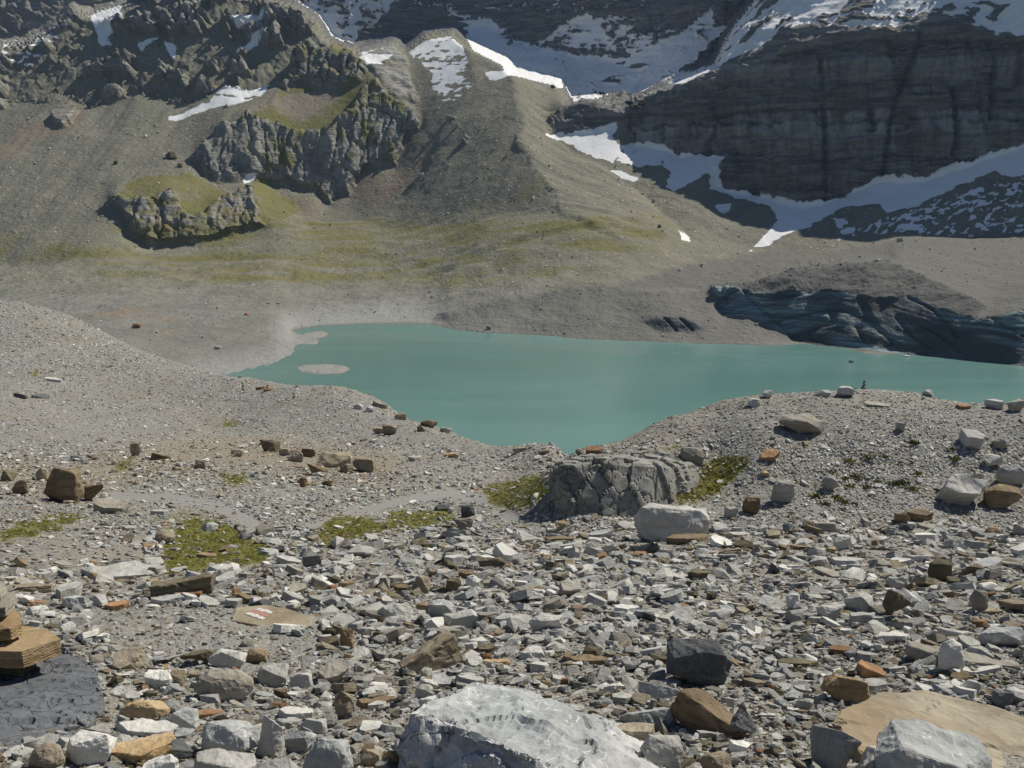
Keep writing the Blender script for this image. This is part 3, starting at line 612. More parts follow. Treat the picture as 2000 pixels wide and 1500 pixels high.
def gsample(F, s, wv):
    a = np.clip(np.interp(np.asarray(s), sN, np.arange(len(sN))), 0, len(sN) - 1.001); b = np.interp(wv, wN, np.arange(len(wN))); b = np.minimum(b, len(wN) - 1.001)
    i = a.astype(int); j = b.astype(int); a = a - i; b = b - j
    return F[j, i] * (1 - a) * (1 - b) + F[j, i + 1] * a * (1 - b) + F[j + 1, i] * (1 - a) * b + F[j + 1, i + 1] * a * b
TMAX = np.maximum.accumulate(TN, axis=0)         # what one sees from the camera
def ray_ground(u, v):
    """distances y at which the rays through photo points meet the near ground (nan when they miss)"""
    s, t = px2st(u, v); s = np.atleast_1d(s); t = np.atleast_1d(t)
    i = np.round(np.interp(s, sN, np.arange(len(sN)))).astype(int)
    out = np.full(len(s), np.nan)
    for k in range(len(s)):
        col = TMAX[:, i[k]]; j = np.searchsorted(col, t[k])
        if 0 < j < len(col):
            g = (t[k] - col[j - 1]) / (col[j] - col[j - 1] + 1e-12); out[k] = math.exp(wN[j - 1] + g * (wN[j] - wN[j - 1]))
    return out
def ground_z(x, y): return float(gsample(ZN, x / y, math.log(y)))

# --- what grows and lies on the near ground
mo = fbm(XN / 1.3, YN / 1.3, 0 * XN + 2, 4); mo2 = fbm(XN / .3, YN / .3, 0 * XN, 3)
MOSS = [([(320,1050),(380,1010),(440,1020),(525,1070),(520,1100),(440,1105),(380,1118),(320,1120)],1.0,(6,14)),([(290,1015),(360,990),(410,1005),(400,1040),(320,1050)],.45,(7,20)),
        ([(610,1040),(650,1010),(720,1010),(760,1030),(700,1060),(640,1070)],.95,(8,18)),([(760,1000),(880,995),(900,1015),(820,1030),(740,1045)],.8,(8,20)),
        ([(0,1030),(120,1000),(180,1005),(100,1040),(0,1060)],.75,(7,18)),([(430,925),(480,925),(490,945),(440,950)],.7,(14,35)),([(935,950),(1060,925),(1070,975),(1010,1000),(960,985)],.75,(14,32)),
        ([(1310,960),(1350,920),(1420,890),(1460,900),(1430,940),(1380,975),(1330,985)],.95,(13,26)),([(1640,845),(1680,848),(1670,860),(1640,858)],.8,(20,50)),
        ([(436,823),(466,825),(460,833),(438,832)],.9,(30,90)),([(60,728),(76,726),(74,736),(62,735)],.9,(30,120)),([(225,905),(262,893),(250,915),(228,918)],.8,(14,40)),([(1300,868),(1330,872),(1325,885),(1295,882)],.6,(14,40))]
moss = np.zeros(UN.shape)
for P, a, (ya, yb) in MOSS:
    moss = np.maximum(moss, sstep(-12, 10, sdf(UN, VN, P, 30) + 12 * mo2) * a * (YN > ya) * (YN < yb))
tan = np.zeros(UN.shape)
tan = np.maximum(tan, sstep(60, 10, pline(UN, VN, [(0,930),(150,940),(300,900),(500,880),(640,905),(740,915)])) * (YN > 14) * (YN < 45))
tan = np.maximum(tan, .35 * sstep(.0, .5, fbm(XN / 6, YN / 6, 0 * XN + 12, 3)))
def near_material():
    m, t, p = newmat('moraine_gravel'); k = N(t)
    geo = k.n('ShaderNodeNewGeometry').outputs['Position']
    flat = k.mapping(geo, (1, 1, 1.0))
    col = None; hs = []
    def layer(scale, sd):
        c = k.voro(k.mapping(flat, (1, 1, 1), (0, 0, sd)), scale, 'F1', 'Color'); sp = k.n('ShaderNodeSeparateColor'); k.L(c, sp.inputs[0])
        d = k.voro(k.mapping(flat, (1, 1, 1), (0, 0, sd)), scale)
        return sp.outputs[0], sp.outputs[1], d
    a1, b1, d1 = layer(70, 0); a2, b2, d2 = layer(22, .4); a3, b3, d3 = layer(6.5, .9); a4, b4, d4 = layer(1.9, 1.3)
    def stone(a, b):
        c = k.mix(a, (.15, .155, .155), (.40, .40, .375)); c = k.mix(k.ramp(b, .80, .88), c, (.27, .225, .15)); return k.mix(k.ramp(b, .955, .97), c, (.30, .16, .07))
    base = k.mix(k.noise(geo, 9, 4, .6), (.15, .148, .134), (.275, .27, .245))
    base = k.mix(k.ramp(d1, .55, .3), base, stone(a1, b1))
    s2 = k.math('MULTIPLY', k.ramp(d2, .42, .32), k.ramp(a2, .45, .6)); base = k.mix(s2, base, stone(b2, a2))
    s3 = k.math('MULTIPLY', k.ramp(d3, .36, .30), k.ramp(b3, .6, .7)); 
    s4 = k.math('MULTIPLY', k.ramp(d4, .22, .18), k.ramp(b4, .82, .86)); 
    s3 = k.math('MULTIPLY', k.ramp(d3, .42, .30), k.ramp(b3, .5, .6)); dist_ = k.n('ShaderNodeSeparateXYZ'); k.L(geo, dist_.inputs[0]); s3 = k.math('MULTIPLY', s3, k.ramp(dist_.outputs[1], 22, 34)); base = k.mix(s3, base, stone(a3, a4))
    big = k.noise(geo, .35, 5, .6); base = k.mix(k.math('MULTIPLY', k.ramp(big, .4, .7), .35), base, (.26, .235, .175))
    base = k.mix(k.math('MULTIPLY', k.attr('tan'), .45), base, (.27, .21, .13))
    pa = k.attr('path'); base = k.mix(k.math('MULTIPLY', pa, .85), base, k.mix(k.noise(geo, 30, 3, .6), (.19, .19, .175), (.28, .275, .26)))
    mm = k.math('ADD', k.attr('moss'), k.math('MULTIPLY', k.math('SUBTRACT', k.noise(geo, 14, 4, .65), .5), 1.4))
    gcol = k.mix(k.noise(geo, 3.5, 3, .6), (.085, .095, .018), (.19, .17, .045)); mr = k.ramp(mm, .3, .6); base = k.mix(mr, base, gcol)
    k.L(base, p.inputs['Base Color'])
    inv = lambda d: k.math('SUBTRACT', 1.0, d)
    h = k.math('MULTIPLY', inv(d1), .008)
    h = k.math('ADD', h, k.math('MULTIPLY', k.math('MULTIPLY', inv(d2), s2), .04)); h = h
    h = k.math('MULTIPLY', h, k.math('SUBTRACT', 1.0, k.math('MULTIPLY', pa, .75)))
    h = k.math('ADD', h, k.math('MULTIPLY', k.noise(geo, 5, 5, .6), .05))
    k.L(k.bump(h, .9, 1.0), p.inputs['Normal']); return m
M_near = near_material()
o = grid_mesh('gravel_hillside', XN, YN, ZN, dict(moss=moss, tan=tan, path=pathm), M_near); o['kind'] = 'structure'

# ================================================================== ROCKS
def rock_mat(name, c0, c1, c2, strata=.5, vein=0.0, bandscale=9.0, crack=0.0):
    m, t, p = newmat(name); k = N(t)
    co = k.n('ShaderNodeTexCoord').outputs['Object']; rnd = k.n('ShaderNodeObjectInfo').outputs['Random']
    off = k.n('ShaderNodeVectorMath', operation='ADD'); k.L(co, off.inputs[0])
    cb = k.n('ShaderNodeCombineXYZ'); k.L(k.math('MULTIPLY', rnd, 37.0), cb.inputs[0]); k.L(k.math('MULTIPLY', rnd, 11.0), cb.inputs[2]); k.L(cb.outputs[0], off.inputs[1]); co = off.outputs[0]
    nz = k.noise(co, 2.2, 8, .65, .3); fine = k.noise(co, 14, 5, .7)
    st = k.noise(k.mapping(co, (1.0, 1.3, bandscale), (.12, .2, 0)), 1.6, 5, .6, .4)
    base = k.mix(k.ramp(nz, .32, .68), c0, c1); base = k.mix(k.math('MULTIPLY', k.ramp(st, .45, .65), strata), base, c2)
    base = k.mix(k.math('MULTIPLY', k.ramp(fine, .55, .75), .35), base, tuple(min(1, x * 1.45) for x in c1))
    base = k.mix(k.math('MULTIPLY', k.ramp(fine, .42, .28), .4), base, tuple(x * .55 for x in c0))
    if vein:
        vn = k.noise(k.mapping(co, (1, 1, 2), (.6, .3, .5)), 2.2, 5, .6, .3); vv = k.math('ABSOLUTE', k.math('SUBTRACT', vn, .5))
        base = k.mix(k.math('MULTIPLY', k.ramp(vv, .0045, .0015), vein * .6), base, (.72, .71, .67))
    br = k.n('ShaderNodeHueSaturation'); br.inputs['Fac'].default_value = 1; k.L(base, br.inputs['Color'])
    k.L(k.math('ADD', .72, k.math('MULTIPLY', rnd, .56)), br.inputs['Value'])
    k.L(br.outputs[0], p.inputs['Base Color'])
    h = k.math('ADD', k.math('MULTIPLY', nz, .5), k.math('MULTIPLY', fine, .18)); h = k.math('ADD', h, k.math('MULTIPLY', st, .35 * strata + .1))
    if crack:
        wv_ = k.n('ShaderNodeVectorMath', operation='ADD'); k.L(k.mapping(co, (1.0, 3.6, 2.6), (0, 0, .35)), wv_.inputs[0]); nn = k.n('ShaderNodeTexNoise'); k.L(co, nn.inputs['Vector']); nn.inputs['Scale'].default_value = 4.0; k.L(nn.outputs['Color'], wv_.inputs[1]); cv = k.voro(wv_.outputs[0], 2.6, 'DISTANCE_TO_EDGE'); cn = k.math('ADD', cv, k.math('MULTIPLY', k.math('SUBTRACT', fine, .5), .06))
        h = k.math('ADD', h, k.math('MULTIPLY', k.ramp(cn, 0, .035), crack))
    k.L(k.bump(h, .75, .06), p.inputs['Normal']); return m
RM = dict(
 grey=rock_mat('grey_limestone', (.29, .285, .26), (.43, .42, .385), (.23, .228, .215), .5, .5),
 pale=rock_mat('pale_limestone', (.44, .43, .395), (.62, .605, .56), (.34, .337, .325), .35, .6),
 blue=rock_mat('blue_grey_limestone', (.20, .21, .208), (.34, .348, .335), (.42, .42, .405), .55, .8),
 greytan=rock_mat('weathered_grey_brown_rock', (.23, .215, .18), (.33, .31, .265), (.20, .17, .125), .6),
 tan=rock_mat('tan_schist', (.225, .19, .135), (.325, .285, .215), (.15, .11, .065), .6),
 ochre=rock_mat('ochre_schist', (.32, .225, .12), (.43, .33, .20), (.22, .14, .07), .7),
 rust=rock_mat('rust_orange_schist', (.23, .13, .07), (.34, .20, .11), (.15, .09, .05), .5),
 olive=rock_mat('dark_olive_brown_schist', (.11, .095, .06), (.19, .165, .11), (.075, .06, .04), .7),
 brown=rock_mat('brown_schist', (.17, .125, .075), (.25, .19, .12), (.11, .08, .05), .7),
 dark=rock_mat('dark_grey_rock', (.075, .08, .082), (.14, .145, .145), (.05, .052, .055), .6, .2),
 fractured=rock_mat('fractured_light_grey_limestone', (.19, .197, .20), (.44, .435, .42), (.34, .375, .37), .4, .7, 4.0),
 cliffgrey=rock_mat('lichened_grey_cliff_rock', (.20, .197, .175), (.33, .325, .295), (.25, .235, .19), .5, .3, 3.0),
 tanslab=rock_mat('weathered_tan_slab_rock', (.16, .135, .095), (.33, .29, .22), (.25, .19, .12), .8, 0, 2.0),
 slate=rock_mat('cracked_dark_slate', (.115, .122, .135), (.185, .195, .21), (.10, .105, .115), .3, 0, 9, .25),
)
def hull_bm(pts):
    bm = bmesh.new()
    for q in pts: bm.verts.new(q)
    r = bmesh.ops.convex_hull(bm, input=bm.verts)
    junk = [g for g in r['geom_interior'] + r['geom_unused'] if isinstance(g, bmesh.types.BMVert)]
    bmesh.ops.delete(bm, geom=list(set(junk)), context='VERTS'); bmesh.ops.recalc_face_normals(bm, faces=bm.faces); return bm
def rock_points(rd, kind):
    P = []
    if kind == 'slab':
        n = rd.randint(5, 8); a0 = rd.random() * 6.28
        for i in range(n):
            a = a0 + 6.283 * (i + rd.uniform(-.3, .3)) / n; r = rd.uniform(.36, .52)
            P += [(r * math.cos(a), r * math.sin(a), .12), (r * math.cos(a) * rd.uniform(.88, 1.1), r * math.sin(a) * rd.uniform(.88, 1.1), -.12 + rd.uniform(-.04, .04))]
    elif kind == 'shard':
        for i in range(13):
            x = rd.uniform(-.5, .5); k = .5 - .6 * x; P.append((x, rd.uniform(-.42, .42) * k ** .5, rd.uniform(-.32, .42) * k))
    elif kind == 'plank':
        for x in (-.5, -.2, .2, .5):
            for y in (-.17, .17):
                for z in (-.10, .10): P.append((x + rd.uniform(-.06, .06), y + rd.uniform(-.04, .04), z + rd.uniform(-.02, .02)))
    elif kind == 'round':
        for i in range(46):
            v = Vector((rd.gauss(0, 1), rd.gauss(0, 1), rd.gauss(0, 1))).normalized(); P.append((v.x * .5, v.y * .44, v.z * .4))
    else:
        for i in range(20):
            v = Vector((rd.uniform(-1, 1), rd.uniform(-1, 1), rd.uniform(-1, 1))); m = max(abs(v.x), abs(v.y), abs(v.z)); v = v / m
            l = v.length; v *= (1 / l) ** .45; P.append((v.x * .5 * rd.uniform(.8, 1), v.y * .44 * rd.uniform(.8, 1), v.z * .42 * rd.uniform(.75, 1)))
    return P
def rock_mesh(name, seed, kind, dims, mat, sub=0, rough=.036, pts=None, layers=0.0, smooth=False, maxf=9000):
    rd = random.Random(seed)
    bm = hull_bm(pts if pts is not None else [(x * dims[0], y * dims[1], z * dims[2]) for x, y, z in rock_points(rd, kind)])
    L = max(dims)
    if sub:
        bmesh.ops.dissolve_limit(bm, angle_limit=R(8), verts=bm.verts, edges=bm.edges)
        bmesh.ops.bevel(bm, geom=list(bm.edges), offset=L * .007, segments=1, affect='EDGES')
        bmesh.ops.triangulate(bm, faces=bm.faces)
        tgt = L / (9 * sub)
        for _ in range(6):
            es = [e for e in bm.edges if e.calc_length() > tgt]
            if not es or len(bm.faces) > maxf: break
            bmesh.ops.subdivide_edges(bm, edges=es, cuts=1); bmesh.ops.triangulate(bm, faces=[f for f in bm.faces if len(f.verts) > 3])
        bm.normal_update()
        co = np.array([v.co for v in bm.verts]); no = np.array([v.normal for v in bm.verts]); q = co / L * 2.2 + seed * 1.37
        d = rough * L * (fbm(q[:, 0], q[:, 1], q[:, 2], 5, .6) + .7 * ridged(q[:, 0] * 2.2, q[:, 1] * 2.2, q[:, 2] * 2.2, 3) - .45)
        if layers:
            zz = co[:, 2] / dims[2] * 7 + 1.2 * fbm(q[:, 0], q[:, 1], q[:, 2] * .3, 2); st = np.abs(zz - np.round(zz)) * 2
            side = 1 - np.abs(no[:, 2]); d = d - layers * L * sstep(.75, 1.0, st) * side + layers * L * .6 * side * perlin(0 * zz, 0 * zz + seed, np.floor(zz + .5) * .77)
        co = co + no * d[:, None]
        for v, c in zip(bm.verts, co): v.co = c
    me = bpy.data.meshes.new(name); bm.to_mesh(me); bm.free(); me.materials.append(RM[mat] if isinstance(mat, str) else mat)
    if sub and smooth: me.polygons.foreach_set('use_smooth', [True] * len(me.polygons))
    return me
def gnormal(x, y):
    e = max(.15, y * .015); return Vector((-(ground_z(x + e, y) - ground_z(x - e, y)) / (2 * e), -(ground_z(x, y + e) - ground_z(x, y - e)) / (2 * e), 1)).normalized()

LAND = []   # (u, v, ref)   landmarks one can name
LABELS = set()
GROUPS = dict(block='loose boulders on the moraine', round='loose boulders on the moraine', slab='flat slabs lying on the gravel', shard='wedge shaped stones on the gravel', plank='long narrow slabs on the gravel')
COLN = dict(grey='grey', pale='pale whitish', blue='blue-grey', greytan='grey-brown', tan='tan', ochre='ochre', rust='rust-orange', olive='dark olive', brown='brown', dark='dark grey', slate='slate')
SHN = dict(block='angular block', round='rounded stone', slab='flat slab', shard='wedge-shaped stone', plank='long narrow slab')
def rel_label(u, v, col, kind, size=''):
    """words for where a stone lies, from the named stones round it"""
    ds = sorted(LAND, key=lambda L: (L[0] - u) ** 2 + ((L[1] - v) * 1.6) ** 2)
    def side(L):
        du, dv = u - L[0], v - L[1]
        if abs(du) > abs(dv) * 1.3: return 'right of' if du > 0 else 'left of'
        return 'in front of' if dv > 0 else 'behind'
    head = (size + ' ' if size else '') + COLN[col] + ' ' + SHN[kind]
    for a in ds[:3]:
        near_ = 'just ' if math.hypot(a[0] - u, a[1] - v) < 60 else ''
        l = '%s %s%s %s' % (head, near_, side(a), a[2])
        if l not in LABELS and len(l.split()) <= 16: return l
    for a in ds[:4]:
        for b in ds[:5]:
            if a is b: continue
            l = '%s %s %s and %s %s' % (head, side(a), a[2], side(b), b[2])
            if l not in LABELS and len(l.split()) <= 16: return l
    return None
DONE = []
TAKEN = []
def put_rock(u, v, wpx, hpx, kind, mat, label=None, ref=None, yaw=None, tilt=(0, 0), sub=3, name=None, deep=None, y=None, seed=None, rough=.03, lay=None):
    seed = seed if seed is not None else int(u * 7 + v * 13) % 9973; rd = random.Random(seed)
    if y is None: y = ray_ground(u, v)[0]
    if not y == y: return None
    s, t = px2st(u, v); z = float(t) * y; dc = y * cP - z * sP; wd = wpx * dc / FPX; hh = hpx * dc / FPX
    al = -math.atan(float(t))
    dp = wd * (deep or (rd.uniform(.65, .9) if kind == 'slab' else rd.uniform(.5, .7))); dp = min(dp, hh / max(math.sin(al), .05) * (.8 if kind == 'slab' else .5))
    H = max((hh - (.8 if kind == 'slab' else .45) * dp * math.sin(al)) / math.cos(al), (.28 if kind == 'slab' else .6) * hh)
    ext = dict(slab=(1.0, 1.0, .24), shard=(1.0, .84, .74), plank=(1, .4, .22), round=(1, .88, .8), block=(1, .86, .8))[kind]
    dims = (wd / ext[0] * 1.08, dp / ext[1] * 1.08, H * 1.3 / ext[2])
    me = rock_mesh(name or 'boulder', seed, kind, dims, mat, sub, rough, layers=(.018 if kind in ('slab', 'plank') and mat in ('tan', 'ochre', 'brown', 'olive', 'greytan', 'rust') else 0) if lay is None else lay)
    nm = name or dict(slab='slab', plank='slab', shard='wedge_stone', round='boulder', block='boulder')[kind]
    o = bpy.data.objects.new(nm, me); C.objects.link(o)
    gx, gy = float(s) * y, y + dp * .45
    n = gnormal(gx, gy); 
    ez = Vector((n.x * .5, n.y * .5, 1)).normalized() if kind != 'slab' else Vector((n.x * .8, n.y * .8, 1)).normalized()
    rot = Vector((0, 0, 1)).rotation_difference(ez).to_matrix() @ Euler((R(tilt[0]), R(tilt[1]), yaw if yaw is not None else rd.uniform(-.25, .25))).to_matrix()
    gz = ground_z(gx, gy)
    o.matrix_world = Matrix.Translation((gx, gy, min(gz, z + (gz - z)) + H * .5 * .9)) @ rot.to_4x4()
    DONE.append((o, u, v, mat, kind, label, hpx)); TAKEN.append((gx, gy, max(wd, dp) * .45))
    if ref: LAND.append((u, v - hpx / 2, ref))
    if label: tagr(o, label, kind)
    return o
def tagr(o, label, kind, cat=None):
    o['kind'] = 'thing'; o['label'] = label; o['category'] = cat or ('slab' if kind in ('slab', 'plank') else 'stone'); o['group'] = GROUPS[kind]; LABELS.add(label)

# --- the stones one can point at: (u, v of foot, width, height, kind, rock, label, reference, yaw, tilt)
H_ = [
 (118,982,72,66,'block','brown','tall dark brown boulder standing upright on the left, shaded side to us','the tall brown boulder',.1,(0,0)),
 (36,967,30,27,'block','brown',None,None),(13,940,28,24,'block','olive',None,None),(81,938,24,24,'round','tan',None,None),
 (181,980,54,46,'shard','brown','dark leaning wedge of rock right of the tall brown boulder','the dark leaning wedge',.2,(0,-25)),
 (206,1004,70,34,'slab','greytan','pale striped slab tilted up against the dark leaning wedge','the striped tilted slab',0,(18,10)),
 (306,1006,40,15,'slab','pale',None,None),(316,1061,42,26,'round','tan','tan rounded stone lying on the green moss patch by the path','the mossy tan stone'),
 (228,1134,176,44,'slab','grey','broad smooth light grey rock sheet half buried in gravel, left','the broad grey sheet',.05,(14,0)),
 (436,1132,38,32,'block','pale','small square whitish block at the near edge of the moss','the square white block'),
 (353,1164,108,34,'plank','olive','long straight slab with dark striped face, lying left of centre','the long striped slab',.25,(0,-6)),
 (366,1168,44,13,'plank','rust',None,None,.2),(50,1157,96,30,'slab','tan',None,None),(222,1193,54,22,'slab','rust','bright rust-orange slab on the gravel above the slate rock','the bright rust slab'),
 (320,1183,84,24,'slab','grey',None,None),(191,1184,32,25,'block','pale',None,None),(461,1169,19,20,'block','rust',None,None),(143,1190,56,26,'block','blue',None,None),(47,1182,30,19,'block','pale',None,None),
 (645,913,82,38,'block','tan','largest tan boulder of the brown cluster on the far left slope','the tan cluster boulder'),(712,923,52,32,'block','tan',None,None),(576,902,46,24,'block','tan',None,None),(618,929,48,28,'shard','brown',None,None),
 (676,924,26,18,'block','tan',None,None),(556,890,26,16,'block','tan',None,None),(600,893,30,20,'block','brown',None,None),
 (808,901,38,15,'slab','greytan',None,None),(880,894,36,11,'block','ochre',None,None),(523,882,46,27,'block','olive','dark rugged boulder at the left end of the brown cluster','the dark cluster boulder'),(639,951,24,14,'block','brown',None,None),(590,951,20,19,'block','rust',None,None),
 (462,892,30,15,'block','tan',None,None),(310,904,40,28,'shard','brown','brown angular rock above the moss on the left slope','the angular brown rock'),(262,890,20,28,'block','tan',None,None),(390,915,26,17,'block','tan',None,None),
 (767,797,32,27,'block','pale','white boulder on the crest of the left slope against the lake','the white crest boulder'),(742,797,34,13,'slab','greytan',None,None),(795,806,28,13,'block','greytan',None,None),(700,800,20,12,'block','grey',None,None),(722,805,18,12,'block','pale',None,None),
 (760,850,34,22,'block','tan','tan block below the white crest boulder','the tan block under the crest'),(738,848,28,14,'block','tan',None,None),(838,835,38,15,'block','brown',None,None),(782,820,24,14,'block','tan',None,None),(822,843,20,12,'block','tan',None,None),(870,845,22,12,'block','greytan',None,None),(897,850,16,8,'block','brown',None,None),
 (912,1012,32,24,'block','dark','dark grey boulder beside the footpath in the middle','the dark path boulder'),(866,998,36,15,'block','dark',None,None),(880,1003,12,12,'block','pale',None,None),
 (905,1037,42,28,'block','greytan','pale crumbly outcrop just in front of the dark path boulder','the crumbly outcrop'),(665,1116,48,27,'shard','grey','grey pyramid-shaped stone in the gravel, centre left','the grey pyramid stone'),
 (960,1109,70,26,'block','olive','long dark olive block lying crosswise near the centre','the long olive block',0,(0,0)),(912,1131,38,20,'slab','brown',None,None),(826,1158,34,34,'block','tan','upright tan block with a flat top in the centre','the upright tan block'),
 (923,1147,30,26,'block','pale',None,None),(648,1159,24,18,'block','rust',None,None),(770,1217,70,42,'block','pale','whitish boulder right of the trail-marked slab','the whitish boulder'),(862,1208,60,36,'block','blue',None,None),(905,1228,80,34,'block','grey',None,None),(885,1155,30,26,'block','olive',None,None),(855,1125,40,18,'slab','brown',None,None),
 (1320,1058,164,84,'block','grey','big grey boulder with a brown slab leaning on its front','the big grey boulder',-.05,(0,0)),
 (1354,1060,96,36,'slab','brown','flat brown slab lying at the foot of the big grey boulder','the flat brown slab',.05,(4,2)),
 (1103,1040,36,26,'shard','tan',None,None),(1095,1062,52,13,'plank','brown',None,None),(1427,1088,34,14,'slab','olive',None,None),(1378,1130,68,26,'slab','olive','dark olive slab in the rubble below the flat brown slab','the olive slab'),
 (1470,1006,38,34,'block','brown','brown boulder on gravel behind the big grey boulder','the brown mound boulder'),(1430,1012,34,22,'block','grey',None,None),(1226,1201,58,28,'slab','pale','pale pointed slab lying flat in the middle of the rubble','the pale pointed slab'),(1070,1237,78,34,'block','pale','pale two-toned block with a flat top, centre of the rubble','the two-toned block'),
 (1112,1166,42,34,'slab','greytan',None,None,.2,(30,0)),(1126,1197,28,14,'block','rust',None,None),(1162,895,38,20,'slab','rust','rust-orange slab lying on the shoulder of the cracked cliff block','the orange shoulder slab'),(1131,889,15,13,'block','tan',None,None),
 (1015,884,30,11,'block','greytan',None,None),(1063,888,28,10,'block','tan',None,None),(1352,914,50,34,'block','greytan','blocky grey-brown boulder perched above the cracked cliff block','the perched boulder'),
 (1532,984,52,44,'block','grey','grey boulder on the right mound, left of the green tufts','the left mound boulder'),(1623,961,30,30,'block','grey','grey boulder among the green tufts of the right mound','the tufted boulder'),
 (1880,996,92,62,'slab','pale','whitish flaky rock sheet on the right side of the mound','the whitish rock sheet',0,(30,0)),(1980,952,54,40,'round','grey','smooth rounded grey boulder at the right edge','the rounded edge boulder'),(1966,996,76,42,'block','brown','dark brown angular boulder under the rounded one at the right edge','the dark brown edge boulder'),
 (1913,947,30,36,'shard','grey',None,None),(1942,917,42,24,'block','grey',None,None),(1905,880,48,30,'slab','grey',None,None),(1960,880,36,20,'block','greytan',None,None),
 (1764,1025,30,24,'block','brown',None,None),(1804,1021,46,24,'slab','brown','brown layered slab at the foot of the right mound','the mound-foot slab'),(1505,903,42,15,'slab','rust','rust-orange slab on the right mound above the boulders','the rust mound slab',.4,(0,-12)),
 (1495,932,20,9,'block','ochre',None,None),(1648,1073,38,30,'block','pale','white block standing at the top of the right rubble field','the white rubble block'),(1663,1103,88,28,'slab','pale',None,None),(1938,1045,40,15,'block','brown',None,None),
 (1840,1138,46,44,'block','olive','olive-brown pointed block, left one of a pair at right','the olive pointed block'),(1910,1129,60,36,'shard','olive',None,None),(1935,1150,40,20,'block','brown',None,None),(1752,1212,86,62,'shard','olive','large dark olive triangular stone in the right rubble','the dark triangular stone',.5,(0,15)),
 (1690,1199,64,40,'block','grey',None,None),(1692,1220,66,32,'slab','grey','light grey slab leaning before the dark triangular stone','the leaning grey slab'),(1753,1152,44,26,'block','grey',None,None),(1945,1201,50,17,'slab','tan',None,None),(1915,1200,36,46,'block','greytan',None,None),
 (1575,856,96,34,'block','greytan','low grey-brown boulder with a sloping top on the mound','the sloping mound boulder',.1,(0,8)),(1655,777,40,20,'block','pale','pale boulder on the crest of the right mound','the pale crest boulder'),(1502,778,24,14,'block','grey',None,None),(1767,847,34,32,'shard','grey','dark grey wedge standing upright on the mound','the upright grey wedge',.2,(0,-50)),
 (1720,795,52,8,'slab','greytan',None,None),(1611,775,32,13,'block','grey',None,None),(1475,796,26,16,'block','grey',None,None),(1815,775,22,12,'block','grey',None,None),(1885,800,30,9,'slab','rust',None,None),(1945,800,40,20,'block','grey',None,None),(1990,805,36,24,'block','greytan',None,None),(1850,775,20,8,'slab','grey',None,None),
 (243,1310,62,46,'slab','tan','tan slab standing on edge right of the slate rock','the standing tan slab',-.2,(35,-8)),(395,1302,92,42,'shard','olive','dark overhanging rock behind the two-part grey boulder','the dark overhanging rock',3.3,(0,0)),(440,1306,76,38,'block','pale',None,None),(500,1296,50,28,'block','brown',None,None),
 (430,1368,110,62,'round','greytan','rounded grey-brown boulder with a dark underside, lower left','the rounded grey-brown boulder'),(302,1347,70,38,'block','pale',None,None),(343,1340,34,30,'block','tan',None,None),(276,1412,92,42,'round','ochre','rough ochre-yellow rock beside the cracked slate','the ochre rock'),
 (388,1404,84,30,'slab','rust','bright orange rock lower left, above the striped white boulder','the bright orange rock'),(348,1426,78,40,'block','blue',None,None),(280,1447,120,44,'slab','pale',None,None,0,(10,6)),(262,1498,145,66,'slab','ochre','large orange-tan slab at the bottom left','the orange bottom slab',.3,(6,-10)),
 (170,1502,94,66,'block','pale','rough white block at the bottom left corner','the rough white block'),(440,1482,130,66,'block','blue','striped blue and white boulder near the bottom left','the striped white boulder'),(430,1530,140,60,'block','pale',None,None),(85,1505,70,50,'round','tan',None,None),(303,1525,86,52,'block','pale',None,None),(345,1500,60,54,'shard','dark',None,None,.6,(0,30)),
 (675,1267,34,35,'block','ochre','knobbly ochre stone standing in the central gravel','the knobbly ochre stone'),(750,1256,48,28,'shard','olive',None,None),(838,1310,110,50,'plank','tan','tan splintered slab pointing up to the right, centre bottom','the splintered slab',.5,(0,-22)),
 (648,1334,64,42,'slab','greytan',None,None,.3,(28,-14)),(585,1344,48,32,'block','pale',None,None),(533,1342,80,44,'block','grey',None,None),(672,1404,42,52,'block','tan','upright tan block with a pointed top near the bottom centre','the pointed tan block'),(730,1384,82,30,'slab','brown',None,None),
 (572,1409,76,34,'slab','pale',None,None),(580,1470,64,40,'block','blue',None,None),(610,1434,60,28,'block','grey',None,None),(640,1530,104,78,'block','blue','large blue-grey boulder at the bottom, left of the white boulder','the large blue-grey boulder'),(722,1497,54,32,'block','tan',None,None),(764,1494,40,28,'block','ochre',None,None),
 (828,1362,34,26,'round','grey',None,None),(970,1300,66,20,'slab','ochre',None,None),(520,1482,66,78,'block','pale',None,None),(535,1535,120,48,'block','pale',None,None),(935,1267,48,22,'block','pale',None,None),(895,1250,40,30,'block','grey',None,None),
 (1367,1340,135,88,'block','dark','dark grey boulder with a rough shaded face in the right rubble','the dark rough boulder'),(1293,1370,92,46,'shard','blue','blue-grey wedge with a sharp crest by the dark rough boulder','the blue wedge'),(1388,1437,120,60,'plank','brown','long brown slab sloping down to the right, bottom right of centre','the long brown slab',-.75,(0,20)),
 (1457,1447,60,64,'shard','dark',None,None,.2,(0,40)),(1246,1449,84,42,'slab','tan','olive-tan slab against the right side of the white boulder','the olive-tan slab'),(1275,1422,124,46,'block','blue',None,None),(1296,1525,92,84,'block','grey','grey block with white veins right of the big white boulder','the veined block'),
 (1398,1520,76,46,'block','tan',None,None),(1451,1477,56,30,'block','pale',None,None),(1023,1281,17,16,'block','rust',None,None),(1103,1338,17,14,'block','rust',None,None),(1147,1299,82,26,'slab','brown',None,None),
 (1753,1257,78,30,'slab','pale','pale six-sided slab lying flat in the right rubble','the six-sided slab'),(1890,1302,228,48,'slab','greytan','long layered brown ledge behind the pale upright stone, right','the layered ledge',-.12,(6,4)),(1862,1318,56,60,'round','pale','pale upright stone leaning on the layered ledge','the pale upright stone'),
